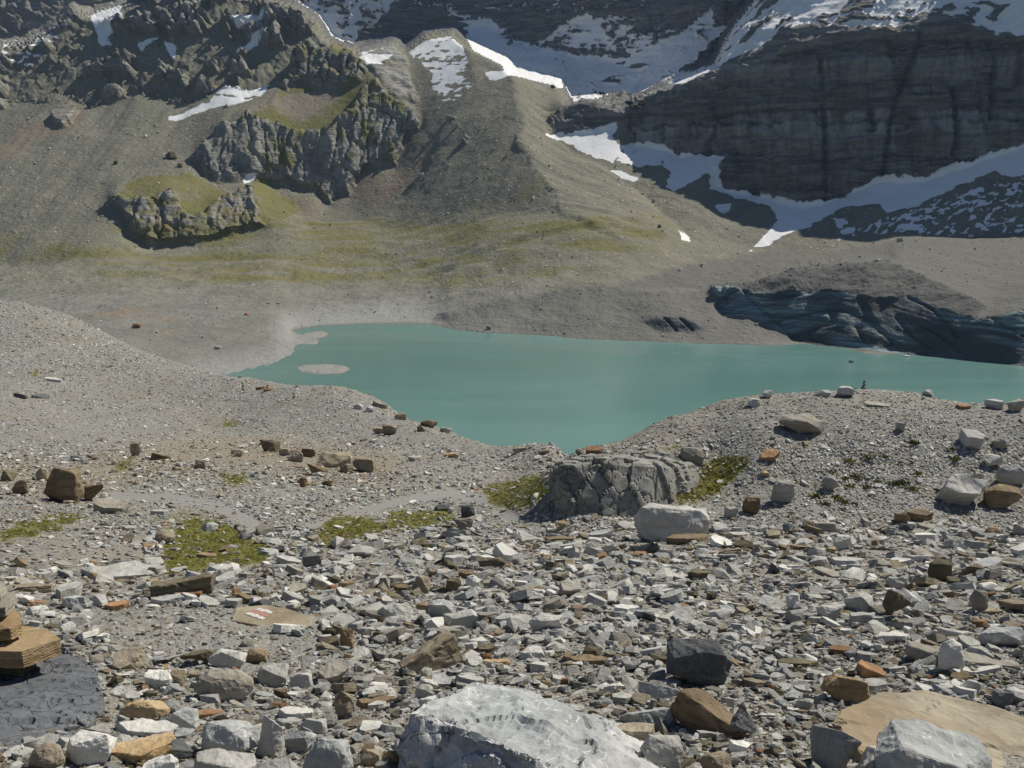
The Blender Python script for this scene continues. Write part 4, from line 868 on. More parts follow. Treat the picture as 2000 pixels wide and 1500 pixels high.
 (1647,1278,54,20,'slab','rust',None,None),(1712,1327,62,36,'slab','rust','rust-red slab tilted to the right, above the big tan slab','the rust-red slab',-.5,(10,22)),(1815,1328,28,15,'slab','rust',None,None),(1655,1376,95,56,'block','ochre','ochre block joined to the far corner of the big tan slab','the ochre corner block'),
 (1640,1512,104,88,'block','grey','light grey angular boulder in front of the big tan slab','the angular grey boulder'),(1760,1530,170,56,'block','pale',None,None),(1878,1254,90,38,'shard','pale',None,None),(1962,1264,98,42,'block','blue',None,None),(1568,1304,84,26,'slab','olive',None,None),
 (1903,1360,44,28,'block','grey',None,None),(1965,1380,44,32,'block','blue',None,None),(1555,1220,44,30,'block','grey',None,None),(1552,1194,34,32,'block','pale',None,None),(1623,1217,46,36,'block','grey',None,None),(1575,1395,40,30,'block','grey',None,None),
]
for h in H_:
    u, v, wp, hp, kind, mat, label, ref = h[:8]; yaw = h[8] if len(h) > 8 else None; tl = h[9] if len(h) > 9 else (0, 0)
    size = wp * hp; put_rock(u, v, wp, hp, kind, mat, label, ref, yaw, tl, sub=1 if size < 900 else (2 if size < 3500 else 3.4))
def auto_label(rec):
    o, u, v, mat, kind, label, hp = rec
    if label: return True
    l = rel_label(u, v, mat, kind)
    if l: tagr(o, l, kind); return True
    return False

# --- boulders with their own outlines
def custom_rock(name, pts, mat, label, ref, kind='block', sub=4, rough=.03, layers=0.0, dims=None, uv=None, smooth=False, carve=None, yk=1.0, maxf=9000):
    P = [pt(q[0], q[1], q[2] * yk) if not isinstance(q, Vector) else q for q in pts]
    c = sum(P, Vector()) / len(P); loc = [p - c for p in P]
    dm = dims or tuple(max(p[i] for p in loc) - min(p[i] for p in loc) for i in range(3))
    me = rock_mesh(name, len(name) * 3 + len(pts), kind, dm, mat, sub, rough, pts=loc, layers=layers, smooth=smooth, maxf=maxf)
    if carve: carve(me)
    o = bpy.data.objects.new(name, me); C.objects.link(o); o.location = c
    tagr(o, label, kind, 'boulder' if kind == 'block' else 'slab')
    if uv: LAND.append((uv[0], uv[1], ref))
    TAKEN.append((c.x, c.y, max(dm[0], dm[1]) * .42)); return o
def joints(size, off_, groove, gw=.1, detail=.25):
    def f(me):
        n = len(me.vertices); co = np.empty(n * 3); me.vertices.foreach_get('co', co); co = co.reshape(-1, 3); no = np.empty(n * 3); me.vertices.foreach_get('normal', no); no = no.reshape(-1, 3)
        w_ = fbm(co[:, 0] / size[0], co[:, 1] / size[0], co[:, 2] / size[0] + 5, 3) * detail
        e, h, _ = cells(co[:, 0] / size[0] + w_, co[:, 1] / size[1] + 7, co[:, 2] / size[2] + w_ * .6)
        d = off_ * (h - .5) - groove * sstep(gw, 0, e); me.vertices.foreach_set('co', (co + no * d[:, None]).ravel()); me.update()
    return f
def cracks(scale, depth, stretch=(1, 1, 1), warp=.5, wid=.09):
    def f(me):
        n = len(me.vertices); co = np.empty(n * 3); me.vertices.foreach_get('co', co); co = co.reshape(-1, 3); no = np.empty(n * 3); me.vertices.foreach_get('normal', no); no = no.reshape(-1, 3)
        q = co / scale; a = np.abs(perlin(q[:, 0] * stretch[0] + 3, q[:, 1] * stretch[1], q[:, 2] * stretch[2] + warp)); b = np.abs(perlin(q[:, 0] * stretch[0] * .6 + 9, q[:, 1] * .6 * stretch[1] + 4, q[:, 2] * 1.3))
        d = -depth * (sstep(wid, 0, a) + .6 * sstep(wid * .7, 0, b)); me.vertices.foreach_set('co', (co + no * d[:, None]).ravel()); me.update()
    return f
custom_rock('boulder', [(862,1352,3.45),(930,1338,3.6),(1010,1340,3.6),(1065,1368,3.45),(1150,1392,3.3),(1225,1440,3.1),(1300,1500,2.85),(1335,1600,2.6),(1300,1780,2.35),
   (795,1392,3.2),(905,1415,2.95),(960,1445,2.82),(1050,1478,2.7),(1130,1540,2.55),(1180,1620,2.45),(768,1440,3.15),(770,1560,3.0),(800,1640,2.8),(950,1760,2.45),(850,1480,3.6),(1300,1480,3.4)],
   'fractured', 'huge white limestone boulder with a shaded left face at the bottom centre', 'the huge white boulder', sub=18, rough=.038, maxf=60000, yk=.80, uv=(1030, 1430), carve=lambda me: (joints((.42, .35, .28), .022, .014, .025, .5)(me), joints((.16, .12, .10), .005, .003, .05, .5)(me)))
def off(pts, dz, k=1.0): return [Vector(pt(q[0], q[1], q[2] * k)) + Vector((0, 0, dz)) for q in pts]
TS = [(1625,1408,3.12),(1640,1385,3.25),(1720,1352,3.5),(1820,1346,3.6),(1900,1362,3.5),(2000,1400,3.3),(2120,1450,3.15),(2200,1560,2.7),(2080,1680,2.3),(1860,1600,2.45),(1700,1490,2.75)]
custom_rock('slab', off(TS, 0, .87) + off(TS, -.16, .87), 'tanslab', 'huge flat tan slab filling the bottom right corner', 'the huge tan slab', 'slab', 12, .012, .008, maxf=26000, uv=(1850, 1400), carve=lambda me: (joints((.9, .35, .5), .016, .006, .02, .6)(me), joints((.16, .09, .2), .004, .002, .06, .6)(me)))
custom_rock('boulder', [(1708,1440,2.72),(1740,1405,2.78),(1780,1402,2.8),(1860,1428,2.72),(1915,1445,2.68),(1935,1480,2.6),(1938,1600,2.45),(1850,1640,2.35),(1715,1600,2.45),(1705,1480,2.6),(1800,1500,3.0),(1760,1460,2.5),(1880,1500,2.45)], 
   'blue', 'blue-grey boulder with pale streaks resting on the huge tan slab', 'the streaked blue boulder', yk=.85, sub=6, rough=.035, uv=(1820, 1450))
SL = [(-120,1360,3.2),(-60,1275,3.9),(60,1262,4.1),(125,1266,4.1),(178,1290,3.9),(205,1350,3.45),(205,1378,3.3),(165,1420,3.05),(110,1455,2.85),(40,1480,2.7),(-60,1490,2.65),(-200,1450,2.8)]
custom_rock('boulder', off(SL, 0, .93) + off(SL, -.35, .93), 'slate', 'broad flat dark slate rock covered in cracks, lower left corner', 'the cracked slate rock', 'slab', 16, .010, .004, maxf=40000, uv=(90, 1380), carve=lambda me: (joints((.34, .13, .6), .02, .028, .05, .5)(me), joints((.12, .05, .3), .005, .007, .07, .5)(me)))
# the cracked cliff block in the middle distance
y0 = 16.0
CB = [(1077,925,16.9),(1088,903,17.3),(1130,889,17.9),(1190,882,18.3),(1260,886,18.5),(1330,885,18.9),(1395,905,19.2),(1070,985,16.6),(1074,1045,16.3),(1108,915,16.55),(1180,905,16.6),(1260,912,16.6),(1310,915,17.0),(1115,1056,15.9),(1180,1068,15.6),(1260,1066,15.6),(1320,1030,16.4),(1390,1020,18.0),(1360,940,17.9),(1080,1040,18),(1400,1010,19.5)]
custom_rock('cliff_block', CB, 'cliffgrey', 'great cracked grey cliff block with a vertical shaded face, right of the path', 'the cracked cliff block', sub=16, rough=.013, maxf=45000, uv=(1170, 960), carve=lambda me: (joints((.42, .5, 2.2), .15, .07, .045, .15)(me), joints((.5, .6, .36), .05, .03, .05, .2)(me)))

# --- trail-marked slab: flat top with red and white paint
MS = [(452,1212,5.05),(462,1186,5.42),(520,1181,5.55),(560,1188,5.5),(612,1205,5.25),(608,1222,5.0),(560,1231,4.82),(500,1222,4.88)]
zt = sum(pt(*q).z for q in MS) / len(MS)
def on_plane(u, v, z): s, t = px2st(u, v); y = z / float(t); return Vector((float(s) * y, y, z))
MP = [on_plane(u, v, zt) for u, v, _ in MS]
c0 = sum(MP, Vector()) / len(MP)
ms = bpy.data.objects.new('marked_slab', None); C.objects.link(ms); ms.location = c0
ms['label'] = 'flat tan slab with a red and white painted trail mark'; ms['category'] = 'slab'; LABELS.add(ms['label']); LAND.append((530, 1205, 'the trail-marked slab')); TAKEN.append((c0.x, c0.y, .5))
me = rock_mesh('rock_body', 5, 'slab', (.5, .35, .09), 'tan', 3.5, .003, pts=[p - c0 for p in MP] + [(p - c0) * .97 + Vector((0, 0, -.055)) for p in MP], layers=.01)
b = bpy.data.objects.new('rock_body', me); C.objects.link(b); b.parent = ms
def paint(name, quad, col):
    m, t, p = newmat(name + '_paint'); k = N(t); geo = k.n('ShaderNodeNewGeometry').outputs['Position']; k.L(k.mix(k.ramp(k.noise(geo, 60, 4, .7), .47, .66), col, (.32, .26, .18)), p.inputs['Base Color'])
    bm = bmesh.new(); n = 10; top = [on_plane(u, v, zt + .004) - c0 for u, v in quad]; rd = random.Random(3); ring = []
    for a in range(4):
        for i in range(n): e = top[a].lerp(top[(a + 1) % 4], i / n); ring.append(e + Vector((rd.uniform(-.003, .003), rd.uniform(-.003, .003), 0)))
    up = [bm.verts.new(e) for e in ring]; dn = [bm.verts.new(e - Vector((0, 0, .008))) for e in ring]; bm.faces.new(up)
    for i in range(len(up)): bm.faces.new((up[i], dn[i], dn[(i + 1) % len(up)], up[(i + 1) % len(up)]))
    bmesh.ops.recalc_face_normals(bm, faces=bm.faces)
    me = bpy.data.meshes.new(name); bm.to_mesh(me); bm.free(); me.materials.append(m); o = bpy.data.objects.new('paint_stripe', me); C.objects.link(o); o.parent = ms; o['label'] = name.replace('_', ' ') + ' stripe'
paint('upper_white', [(497,1190),(508,1187),(535,1195),(528,1198)], (.60, .59, .55)); paint('red', [(487,1194),(497,1191),(530,1199),(520,1205)], (.36, .19, .155)); paint('lower_white', [(478,1198),(488,1195),(520,1206),(512,1210)], (.60, .59, .55))

# --- cairns
def cairn(u, v, hpx, n, mat, label, y=None, seed=1, wide=.6):
    rd = random.Random(seed); 
    if y is None: y = ray_ground(u, v)[0]
    if not y == y:
        yy = np.exp(wN); s, _ = px2st(u, v); i = int(np.argmin(abs(sN - float(s)))); j = int(np.argmax(TN[:, i])); y = float(yy[j])
    s, t = px2st(u, v); gx = float(s) * y; gz = ground_z(gx, y); H = hpx * y / FPX
    r = bpy.data.objects.new('cairn', None); C.objects.link(r); r.location = (gx, y, gz); r['label'] = label; r['category'] = 'cairn'; r['group'] = 'cairns marking the route'; LABELS.add(label)
    z = -H * .05
    for i in range(n):
        h = H * 1.1 / n; w_ = H * wide * (1 - .62 * i / n) * rd.uniform(.9, 1.1)
        me = rock_mesh('stone', seed * 10 + i, 'block', (w_, w_ * .8, h * 1.3), mat[i % len(mat)], 1, .03)
        c = bpy.data.objects.new('stone', me); C.objects.link(c); c.parent = r; c.location = (rd.uniform(-.06, .06) * w_, 0, z + h * .5); c.rotation_euler = (rd.uniform(-.08, .08), rd.uniform(-.08, .08), rd.uniform(0, 6)); z += h
    return r
cairn(475, 762, 16, 5, ['dark', 'greytan'], 'slim cairn standing leftmost on the lakeside crest', seed=2, wide=.55)
cairn(523, 762, 11, 3, ['dark', 'rust'], 'low cairn on the orange slab of the lakeside crest', seed=3, wide=.8)
cairn(574, 778, 11, 4, ['dark'], 'small dark cairn right of the orange slabs on the crest', seed=4)
cairn(668, 778 + 110, 12, 4, ['brown', 'dark'], 'thin brown cairn just behind the tan boulder cluster', seed=5, wide=.5)
cairn(1687, 757, 16, 4, ['dark'], 'dark cairn on the top of the right mound against the lake', seed=6, wide=.75)
put_rock(507, 762, 20, 8, 'slab', 'rust', sub=1); put_rock(524, 764, 22, 6, 'slab', 'rust', sub=1); put_rock(95, 746, 40, 9, 'slab', 'pale', sub=1); put_rock(38, 778, 30, 13, 'block', 'dark', sub=1); put_rock(74, 778, 34, 9, 'block', 'dark', sub=1)
# the big cairn at the left edge, built of split slabs
def edge_cairn():
    base = pt(30, 1345, 3.42); r = bpy.data.objects.new('cairn', None); C.objects.link(r); r.location = base
    r['label'] = 'tall cairn of split orange slabs on the cracked slate rock at the left edge'; r['category'] = 'cairn'; r['group'] = 'cairns marking the route'; LABELS.add(r['label']); LAND.append((40, 1260, 'the edge cairn'))
    k = 3.62 * 1.12 / FPX
    def st(pxs, y0, y1, mat, seed, thick, lay=.03):
        P = [pt(u, v, y * .945) - base for u, v, y in pxs]
        me = rock_mesh('stone', seed, 'slab', (.3, .25, thick * 1.1), mat, 4, .012, pts=P + [q - Vector((0, 0, thick)) for q in P], layers=lay)
        o = bpy.data.objects.new('stone', me); C.objects.link(o); o.parent = r
    st([(-70,1338,3.55),(5,1345,3.5),(45,1345,3.5),(60,1312,3.75),(0,1300,3.85),(-70,1305,3.8)], 0, 0, 'dark', 1, .05, .0)
    st([(-90,1290,3.5),(40,1304,3.45),(60,1290,3.6),(40,1280,3.8),(-90,1275,3.8)], 0, 0, 'olive', 2, .045)
    st([(-90,1270,3.45),(42,1272,3.42),(118,1246,3.6),(95,1230,3.72),(50,1222,3.9),(-90,1228,3.85)], 0, 0, 'ochre', 3, .085, .012)
    st([(-90,1238,3.55),(20,1228,3.5),(42,1218,3.6),(36,1196,3.75),(22,1182,3.85),(-90,1180,3.85)], 0, 0, 'ochre', 4, .055, .03)
    st([(-90,1196,3.6),(10,1186,3.6),(26,1168,3.7),(30,1155,3.8),(-90,1150,3.85)], 0, 0, 'greytan', 5, .045, .03)
    st([(-90,1158,3.6),(0,1160,3.6),(14,1146,3.75),(-10,1136,3.85),(-90,1140,3.85)], 0, 0, 'greytan', 6, .03, .03)
edge_cairn()

# ------------------------------------------------------------------ individual mid-sized stones scattered through the rubble
rd = random.Random(11)
PROT = {}
def prot(mat, kind, i):
    key = (mat, kind, i)
    if key not in PROT: PROT[key] = rock_mesh('stone', hash((mat.__len__() * 31 + len(kind) * 7 + i)) % 997, kind, (1, .82, .8) if kind != 'slab' else (1, .9, 1.0), mat, 1.3, .03)
    return PROT[key]
def near_taken(x, y, r):
    for a, b, q in TAKEN:
        if (a - x) ** 2 + (b - y) ** 2 < (q + r) ** 2: return True
    return False
for rec in DONE:
    if not auto_label(rec): print('NOLABEL', rec[1:5])
nmade = 0; tries = 0; GROUPS2 = 'mid-sized stones of the rubble field'
while nmade < 230 and tries < 4000:
    tries += 1
    v = 1080 + 410 * rd.random() ** .8; u = rd.uniform(-20, 2020)
    if u < 620 and v < 1290 and rd.random() < .7: continue
    wp = rd.uniform(24, 46) * (.6 + .7 * (v - 1080) / 420)
    y = ray_ground(u, v)[0]
    if not y == y: continue
    s, t = px2st(u, v); x = float(s) * y; dc = y * cP - float(t) * y * sP; wd = wp * dc / FPX
    if near_taken(x, y, wd * .35): continue
    q = rd.random(); mat = 'grey' if q < .36 else 'pale' if q < .62 else 'blue' if q < .76 else 'greytan' if q < .85 else 'tan' if q < .90 else 'olive' if q < .94 else 'brown' if q < .97 else 'rust'
    kind = rd.choice(['block', 'block', 'slab', 'shard'])
    size = '' if wp > 30 else 'small'
    l = rel_label(u, v - wp * .3, mat, kind, size)
    if not l: continue
    o = bpy.data.objects.new('stone' if kind != 'slab' else 'slab', prot(mat, kind, rd.randint(0, 3))); C.objects.link(o)
    hz = rd.uniform(.7, 1.15) * (.55 if kind == 'slab' else 1)
    o.location = (x, y, ground_z(x, y) + wd * .16 * (1 if kind != 'slab' else .6)); n = gnormal(x, y)
    o.rotation_euler = (Vector((0, 0, 1)).rotation_difference(n).to_matrix() @ Euler((rd.gauss(0, .16), rd.gauss(0, .16), rd.uniform(0, 6.28))).to_matrix()).to_euler()
    o.scale = (wd, wd * rd.uniform(.8, 1.1), wd * hz); tagr(o, l, kind); o['group'] = GROUPS2
    TAKEN.append((x, y, wd * .38)); nmade += 1

# ------------------------------------------------------------------ countless gravel stones, tufts: stuff
def scatter_object(name, pts, rots, scl, pid, protos, label):
    pc = bpy.data.collections.new(name + '_shapes')
    for me in protos:
        o = bpy.data.objects.new(name + '_shape', me); pc.objects.link(o)
    me = bpy.data.meshes.new(name); me.vertices.add(len(pts)); me.vertices.foreach_set('co', np.asarray(pts, np.float32).ravel())
    for nm, typ, arr in (('rot', 'FLOAT_VECTOR', rots), ('scl', 'FLOAT_VECTOR', scl)):
        a = me.attributes.new(nm, typ, 'POINT'); a.data.foreach_set('vector', np.asarray(arr, np.float32).ravel())
    a = me.attributes.new('pid', 'INT', 'POINT'); a.data.foreach_set('value', np.asarray(pid, np.int32))
    o = bpy.data.objects.new(name, me); C.objects.link(o); o['kind'] = 'stuff'; o['label'] = label[0]; o['category'] = label[1]
    g = bpy.data.node_groups.new(name + '_nodes', 'GeometryNodeTree')
    g.interface.new_socket('Geometry', in_out='INPUT', socket_type='NodeSocketGeometry'); g.interface.new_socket('Geometry', in_out='OUTPUT', socket_type='NodeSocketGeometry')
    n = g.nodes; gi = n.new('NodeGroupInput'); go = n.new('NodeGroupOutput'); ip = n.new('GeometryNodeInstanceOnPoints'); ci = n.new('GeometryNodeCollectionInfo')
    ci.inputs['Collection'].default_value = pc; ci.inputs['Separate Children'].default_value = True; ci.inputs['Reset Children'].default_value = True
    def na(nm, dt):
        x = n.new('GeometryNodeInputNamedAttribute'); x.data_type = dt; x.inputs['Name'].default_value = nm; return x.outputs['Attribute']
    L = g.links.new; L(gi.outputs[0], ip.inputs['Points']); L(ci.outputs[0], ip.inputs['Instance']); ip.inputs['Pick Instance'].default_value = True
    L(na('pid', 'INT'), ip.inputs['Instance Index']); L(na('rot', 'FLOAT_VECTOR'), ip.inputs['Rotation']); L(na('scl', 'FLOAT_VECTOR'), ip.inputs['Scale']); L(ip.outputs[0], go.inputs[0])
    md = o.modifiers.new('scatter', 'NODES'); md.node_group = g; return o
rs = np.random.RandomState(5)
def ground_many(u, v):
    s, t = px2st(u, v); i = np.round(np.interp(s, sN, np.arange(len(sN)))).astype(int); out = np.full(len(s), np.nan)
    for col in np.unique(i):
        m = i == col; c = TMAX[:, col]; j = np.searchsorted(c, t[m]); ok = (j > 0) & (j < len(c)); jj = np.clip(j, 1, len(c) - 1)
        g = (t[m] - c[jj - 1]) / (c[jj] - c[jj - 1] + 1e-12); out[m] = np.where(ok, np.exp(wN[jj - 1] + g * (wN[jj] - wN[jj - 1])), np.nan)
    return s * out, out
def stones(n, vmin, vmax, pmin, pmax, seed, expo=2.3):
    rs = np.random.RandomState(seed)
    u = rs.uniform(-420, 2420, n) if vmin > 900 else rs.uniform(-120, 2120, n); v = rs.uniform(vmin, vmax, n)
    x, y = ground_many(u, v); ok = ~np.isnan(y); u, v, x, y = u[ok], v[ok], x[ok], y[ok]
    y = y * np.exp(rs.normal(0, .004, len(y)))
    px = pmin * (1 - rs.rand(len(x)) * (1 - (pmin / pmax) ** expo)) ** (-1 / expo)
    s, w_ = x / y, np.log(y); pm = gsample(pathm, s, w_); ms_ = gsample(moss, s, w_)
    dens = fbm(x / 2.2, y / 2.2, 0 * x + 20, 3); rub = np.clip(.75 + .7 * dens + .25 * (v > 1100), .12, 1)
    fine = (y > 26) & (u < 1050); rub = np.where(fine & (px > 7), rub * .4, rub)
    mound = (u > 1110) & (v < 1012); rub = np.where(mound & (px > 9), rub * .16, rub)
    rub = np.where(fine & (px > 5), rub * np.clip(.7 + 1.6 * fbm(x / 5, y / 5, 0 * x + 30, 3), .15, 1.7), np.where(fine, np.maximum(rub, .8), rub))
    keep = (rs.rand(len(x)) < rub * (1 - .93 * np.clip(pm, 0, 1)) * (1 - .9 * np.clip(ms_, 0, 1)))
    gravelpatch = sdf(u, v, [(160,1190),(450,1180),(480,1230),(640,1250),(560,1320),(380,1290),(240,1270),(180,1230)], 60) > 0; keep &= ~gravelpatch | (px < pmin * 1.25)
    gp2 = sdf(u, v, [(0,1030),(180,1010),(300,1090),(200,1100),(0,1110)], 60) > 0; keep &= ~gp2 | (px < pmin * 1.5)
    u, v, x, y, px = (q[keep] for q in (u, v, x, y, px))
    size = px * y * 1.03 / FPX; size = np.minimum(size, .42) * (1 + .0 * x)
    return u, v, x, y, size, rs
def build_stones(name, parts, label):
    P = []; Rr = []; Sc = []; Id = []
    cls = ['grey'] * 6 + ['pale'] * 5 + ['blue'] * 4 + ['greytan'] * 3 + ['tan'] * 2 + ['olive'] * 2 + ['rust', 'ochre', 'brown', 'dark']
    protos = [rock_mesh('gravel_stone', 300 + i, ['block', 'slab', 'block', 'shard', 'slab'][i % 5], (1, .85, .8 if i % 5 not in (1, 4) else 1.3), c) for i, c in enumerate(cls)]
    idx = {c: [i for i, k in enumerate(cls) if k == c] for c in set(cls)}
    for u, v, x, y, size, rs in parts:
        n = len(x); z = gsample(ZN, x / y, np.log(y)); e = np.maximum(.1, y * .01)
        gx = (gsample(ZN, (x + e) / y, np.log(y)) - gsample(ZN, (x - e) / y, np.log(y))) / (2 * e)
        gy = (gsample(ZN, x / (y + e), np.log(y + e)) - gsample(ZN, x / (y - e), np.log(y - e))) / (2 * e)
        if TAKEN:
            tk = np.array(TAKEN); bad = np.zeros(n, bool)
            for a, b, q in tk:
                if q > .12: bad |= (x - a) ** 2 + (y - b) ** 2 < (q * .6) ** 2
        tn = gsample(tan, x / y, np.log(y)); r = rs.rand(n)
        pr = [('grey', .35), ('pale', .24), ('blue', .15), ('greytan', .12), ('tan', .05), ('olive', .035), ('brown', .025), ('rust', .004), ('ochre', .006), ('dark', .01)]
        pw = np.array([p for _, p in pr]); pw2 = np.array([.2, .12, .05, .22, .2, .05, .10, .02, .04, 0]); names = [c for c, _ in pr]
        cum1 = np.cumsum(pw / pw.sum()); cum2 = np.cumsum(pw2 / pw2.sum()); cl = np.where(tn * .8 > rs.rand(n), np.searchsorted(cum2, r), np.searchsorted(cum1, r)); cl = np.clip(cl, 0, 9)
        pid = np.array([idx[names[c]][k % len(idx[names[c]])] for c, k in zip(cl, rs.randint(0, 60, n))])
        sc_ = size[:, None] * np.stack([rs.uniform(.8, 1.25, n), rs.uniform(.75, 1.1, n), rs.uniform(.55, 1.1, n)], 1)
        rot = np.stack([np.arctan(gy) + rs.normal(0, .22, n), -np.arctan(gx) + rs.normal(0, .22, n), rs.uniform(0, 6.28, n)], 1)
        yaw = rot[:, 2]; rx, ry = rot[:, 0], rot[:, 1]   # tilt in the stone's own frame
        rot = np.stack([rx * np.cos(yaw) + ry * np.sin(yaw), -rx * np.sin(yaw) + ry * np.cos(yaw), yaw], 1)
        ok = ~bad
        P.append(np.stack([x, y, z + size * rs.uniform(-.08, .2, n)], 1)[ok]); Rr.append(rot[ok]); Sc.append(sc_[ok]); Id.append(pid[ok])
    return scatter_object(name, np.concatenate(P), np.concatenate(Rr), np.concatenate(Sc), np.concatenate(Id), protos, label)
build_stones('rubble_stones', [stones(34000, 1030, 1640, 12, 62, 21, 1.7), stones(68000, 1000, 1640, 4.5, 12, 22, 1.0)], ('countless small grey and tan rubble stones covering the near slope', 'rubble'))
build_stones('gravel_stones', [stones(26000, 860, 1060, 5, 22, 24, 2.0), stones(125000, 590, 1060, 2.6, 8, 23, 1.7)], ('small broken stones strewn over the farther gravel slopes and mound', 'gravel'))

# ------------------------------------------------------------------ tufts of grass and cushion plants
def plant_mat():
    m, t, p = newmat('alpine_grass'); k = N(t); rnd = k.n('ShaderNodeObjectInfo').outputs['Random']
    k.L(k.mix(rnd, (.095, .115, .02), (.26, .235, .055)), p.inputs['Base Color']); return m
M_pl = plant_mat()
def tuft_mesh(name, n, seed, h=.5):
    rd = random.Random(seed); vs = []; fs = []
    for i in range(n):
        a = rd.uniform(0, 6.28); r = rd.uniform(0, .42) ** .8; x, y = r * math.cos(a), r * math.sin(a); b = rd.uniform(0, 6.28); w_ = rd.uniform(.03, .06); l = rd.uniform(.5, 1) * h
        ox, oy = x * .5 + rd.uniform(-.15, .15), y * .5 + rd.uniform(-.15, .15); dx, dy = math.cos(b) * w_, math.sin(b) * w_; k = len(vs)
        vs += [(x - dx, y - dy, -.05), (x + dx, y + dy, -.05), (x + ox * .5 + dx * .8, y + oy * .5 + dy * .8, l * .6), (x + ox * .5 - dx * .8, y + oy * .5 - dy * .8, l * .6), (x + ox, y + oy, l)]
        fs += [(k, k + 1, k + 2, k + 3), (k + 3, k + 2, k + 4)]
    me = bpy.data.meshes.new(name); me.from_pydata(vs, [], fs); me.materials.append(M_pl); return me
rs = np.random.RandomState(77); n = 110000
u = rs.uniform(-50, 2050, n); v = rs.uniform(700, 1150, n); x, y = ground_many(u, v); ok = ~np.isnan(y); x, y = x[ok], y[ok]
mv = gsample(moss, x / y, np.log(y)) + .35 * fbm(x / .4, y / .4, 0 * x, 3); keep = mv > .55; x, y = x[keep], y[keep]; n = len(x); z = gsample(ZN, x / y, np.log(y))
sc1 = np.clip(y * .0024, .018, .07) * rs.uniform(.6, 1.6, n)
scatter_object('moss_and_grass', np.stack([x, y, z], 1), np.stack([rs.normal(0, .2, n), rs.normal(0, .2, n), rs.uniform(0, 6.28, n)], 1), np.stack([sc1 * 1.4, sc1 * 1.4, sc1 * .8], 1), rs.randint(0, 3, n), [tuft_mesh('grass_shape', 18, i, .6) for i in range(3)], ('short yellow-green moss and alpine grass growing in patches between the stones', 'grass'))
TUFTS = [(1650,935,'beside the tufted boulder'),(1632,972,'below the tufted boulder'),(1658,950,''),(1693,952,''),(1727,892,''),(1698,893,''),(1657,901,''),(1767,944,''),(1793,925,''),(1857,878,''),(1865,897,''),(1781,956,''),(1841,966,''),(1828,958,''),(1590,970,''),(1648,980,''),(1610,985,''),(1671,930,''),(1713,940,''),(1745,945,''),(1600,968,''),(1622,922,''),(1677,936,''),(1782,865,''),
         (130,903+220,''),(97,1118,''),(1020,1075,''),(1225,1300,'between the pale stones above the long brown slab'),(735,1303,''),(1330,1120,''),(958,1160,''),(1110,1105,''),(1520,1355,''),(1530,1400,''),(1965,1335,''),(560,1030,''),(575,990,'')]
proto = tuft_mesh('cushion_plant', 90, 5, .45); used = set()
for i, (u, v, w_) in enumerate(TUFTS):
    y = ray_ground(u, v)[0]
    if not y == y: continue
    o = bpy.data.objects.new('alpine_plant', proto); C.objects.link(o); s, t = px2st(u, v); x = float(s) * y; o.location = (x, y, ground_z(x, y))
    k = (16 + (i * 7) % 9) * y / FPX; o.scale = (k, k, k * .7); o.rotation_euler = (0, 0, i * 1.3)
    L = sorted(LAND, key=lambda L: (L[0] - u) ** 2 + ((L[1] - v) * 1.6) ** 2); lab = None
    for a in L[:6]:
        du, dv = u - a[0], v - a[1]; sd = ('right of' if du > 0 else 'left of') if abs(du) > abs(dv) * 1.3 else ('in front of' if dv > 0 else 'behind')
        for adj in ('small bright green tuft', 'yellow-green cushion plant'):
            c = '%s %s %s' % (adj, sd, a[2])
            if c not in LABELS and lab is None: lab = c
    o['label'] = lab; LABELS.add(lab); o['category'] = 'plant'; o['kind'] = 'thing'; o['group'] = 'green tufts on the gravel'

# ------------------------------------------------------------------ boulders on the far slopes
def far_at(u, v):
    s, t = px2st(u, v); i = np.clip(np.round(np.interp(s, sF, np.arange(len(sF)))).astype(int), 0, len(sF) - 1); ti = np.interp(-np.asarray(t), -tF, np.arange(len(tF))) if tF[0] > tF[-1] else np.interp(t, tF, np.arange(len(tF)))
    j = np.clip(np.round(ti).astype(int), 0, len(tF) - 1); return Xd[j, i], Yd[j, i], Zd[j, i], j, i
rs = np.random.RandomState(99); n = 5200
u = rs.uniform(-100, 2100, n); v = rs.uniform(190, 668, n); x, y, z, j, i = far_at(u, v)
ok = (rock[j, i] < .4) & (snow[j, i] < .3) & (ice[j, i] < .3) & (D['lake0'][j, i] < -3) & (far_n[j, i, 2] > .55) & (z > LAKE + .4)
x, y, z = x[ok], y[ok], z[ok]; n = len(x); px_ = 1.7 * (1 - rs.rand(n) * (1 - (1.7 / 8) ** 2.6)) ** (-1 / 2.6); sz = px_ * y / FPX
fm = [rock_mesh('far_boulder_shape', 800 + q, ['block', 'shard', 'block'][q % 3], (1, .85, .8), c) for q, c in enumerate(['grey', 'greytan', 'pale', 'greytan', 'olive', 'grey'])]
scatter_object('scree_boulders', np.stack([x, y, z + sz * .2], 1), rs.uniform(-.3, 6, (n, 3)), sz[:, None] * rs.uniform(.7, 1.2, (n, 3)), rs.randint(0, 6, n), fm, ('countless pale specks of boulders strewn over the distant scree slopes', 'scree'))
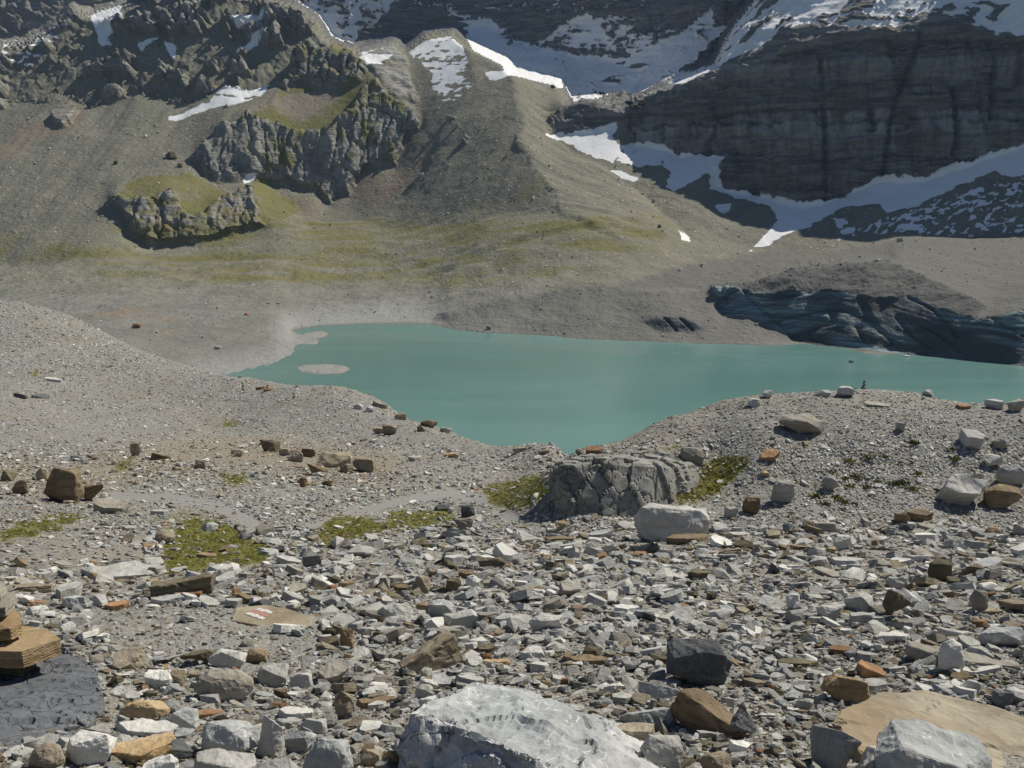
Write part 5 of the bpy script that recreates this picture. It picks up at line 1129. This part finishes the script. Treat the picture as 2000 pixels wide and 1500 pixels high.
FB = [(266,640,20,12,'rust','rust-brown boulder on the flat beyond the left ridge'),(306,650,8,6,'pale','small pale boulder right of the rust-brown boulder on the flat'),(1758,474,13,10,'grey','grey boulder on the debris-covered glacier just below the shadow edge'),(1897,464,12,8,'grey','grey boulder on the glacier top near the right edge of the picture'),
      (228,322,9,7,'olive','dark boulder halfway up the left scree slope'),(335,312,22,14,'olive','dark rocky knob on the scree above the lower green crag'),(351,330,11,9,'brown','reddish boulder below the dark rocky knob on the scree'),(1286,455,8,7,'dark','dark boulder at the right foot of the moraine spur'),
      (820,343,16,8,'grey','grey boulder at the head of the brown debris fan'),(811,361,9,5,'greytan','small boulder just under the one at the head of the brown fan'),(876,236,13,10,'greytan','pale boulder in the outcrop left of the moraine crest'),(893,250,10,9,'grey','grey boulder below the pale one left of the moraine crest'),
      (1663,708,10,6,'greytan','pale rock standing in the lake in front of the glacier'),(1328,530,9,7,'pale','pale boulder above the small ice outcrop on the grey cone'),(955,643,12,9,'grey','grey boulder on the far lake shore'),(524,593,9,4,'grey','left one of two flat dark boulders on the plain beyond the lake'),(543,593,9,4,'grey','right one of two flat dark boulders on the plain beyond the lake'),(482,616,11,7,'rust','rust-brown boulder on the plain near the left lake shore'),(425,680,15,7,'grey','flat grey boulder on the gravel flat left of the lake'),(1770,697,13,4,'pale','whitish ice block floating before the glacier foot')]
for q, (u, v, wp, hp, mat, lab) in enumerate(FB):
    x, y, z, _, _ = far_at(np.array([u]), np.array([v])); x, y, z = float(x[0]), float(y[0]), float(z[0])
    if u in (1663, 1770): s, t = px2st(u, v); y = LAKE / float(t); x = float(s) * y; z = LAKE
    wd = wp * y / FPX; hh = hp * y / FPX
    o = bpy.data.objects.new('boulder', rock_mesh('boulder', 60 + q, 'block', (wd * 1.1, wd * .8, hh * 1.4), mat, 1)); C.objects.link(o); o.location = (x, y, z + hh * .35)
    tagr(o, lab, 'block', 'boulder'); o['group'] = 'single boulders on the far slopes'

# ------------------------------------------------------------------ thin blue air
def haze():
    m = bpy.data.materials.new('thin_blue_air'); m.use_nodes = True; t = m.node_tree; t.nodes.clear()
    out = t.nodes.new('ShaderNodeOutputMaterial'); v = t.nodes.new('ShaderNodeVolumePrincipled'); v.inputs['Color'].default_value = (.45, .66, 1.0, 1); v.inputs['Density'].default_value = .000042; v.inputs['Anisotropy'].default_value = .1
    t.links.new(v.outputs[0], out.inputs['Volume'])
    zt = float(Zd.max()) + 60; x0, x1, y0, y1, z0 = -3600, 3600, -60, 3800, -85
    bm = bmesh.new(); bmesh.ops.create_cube(bm, size=1)
    for q in bm.verts: q.co = (x0 if q.co.x < 0 else x1, y0 if q.co.y < 0 else y1, z0 if q.co.z < 0 else zt)
    me = bpy.data.meshes.new('haze'); bm.to_mesh(me); bm.free(); me.materials.append(m); o = bpy.data.objects.new('haze', me); C.objects.link(o); o['kind'] = 'stuff'; o['label'] = 'thin blue haze in front of the distant mountains'; o['category'] = 'haze'
haze()
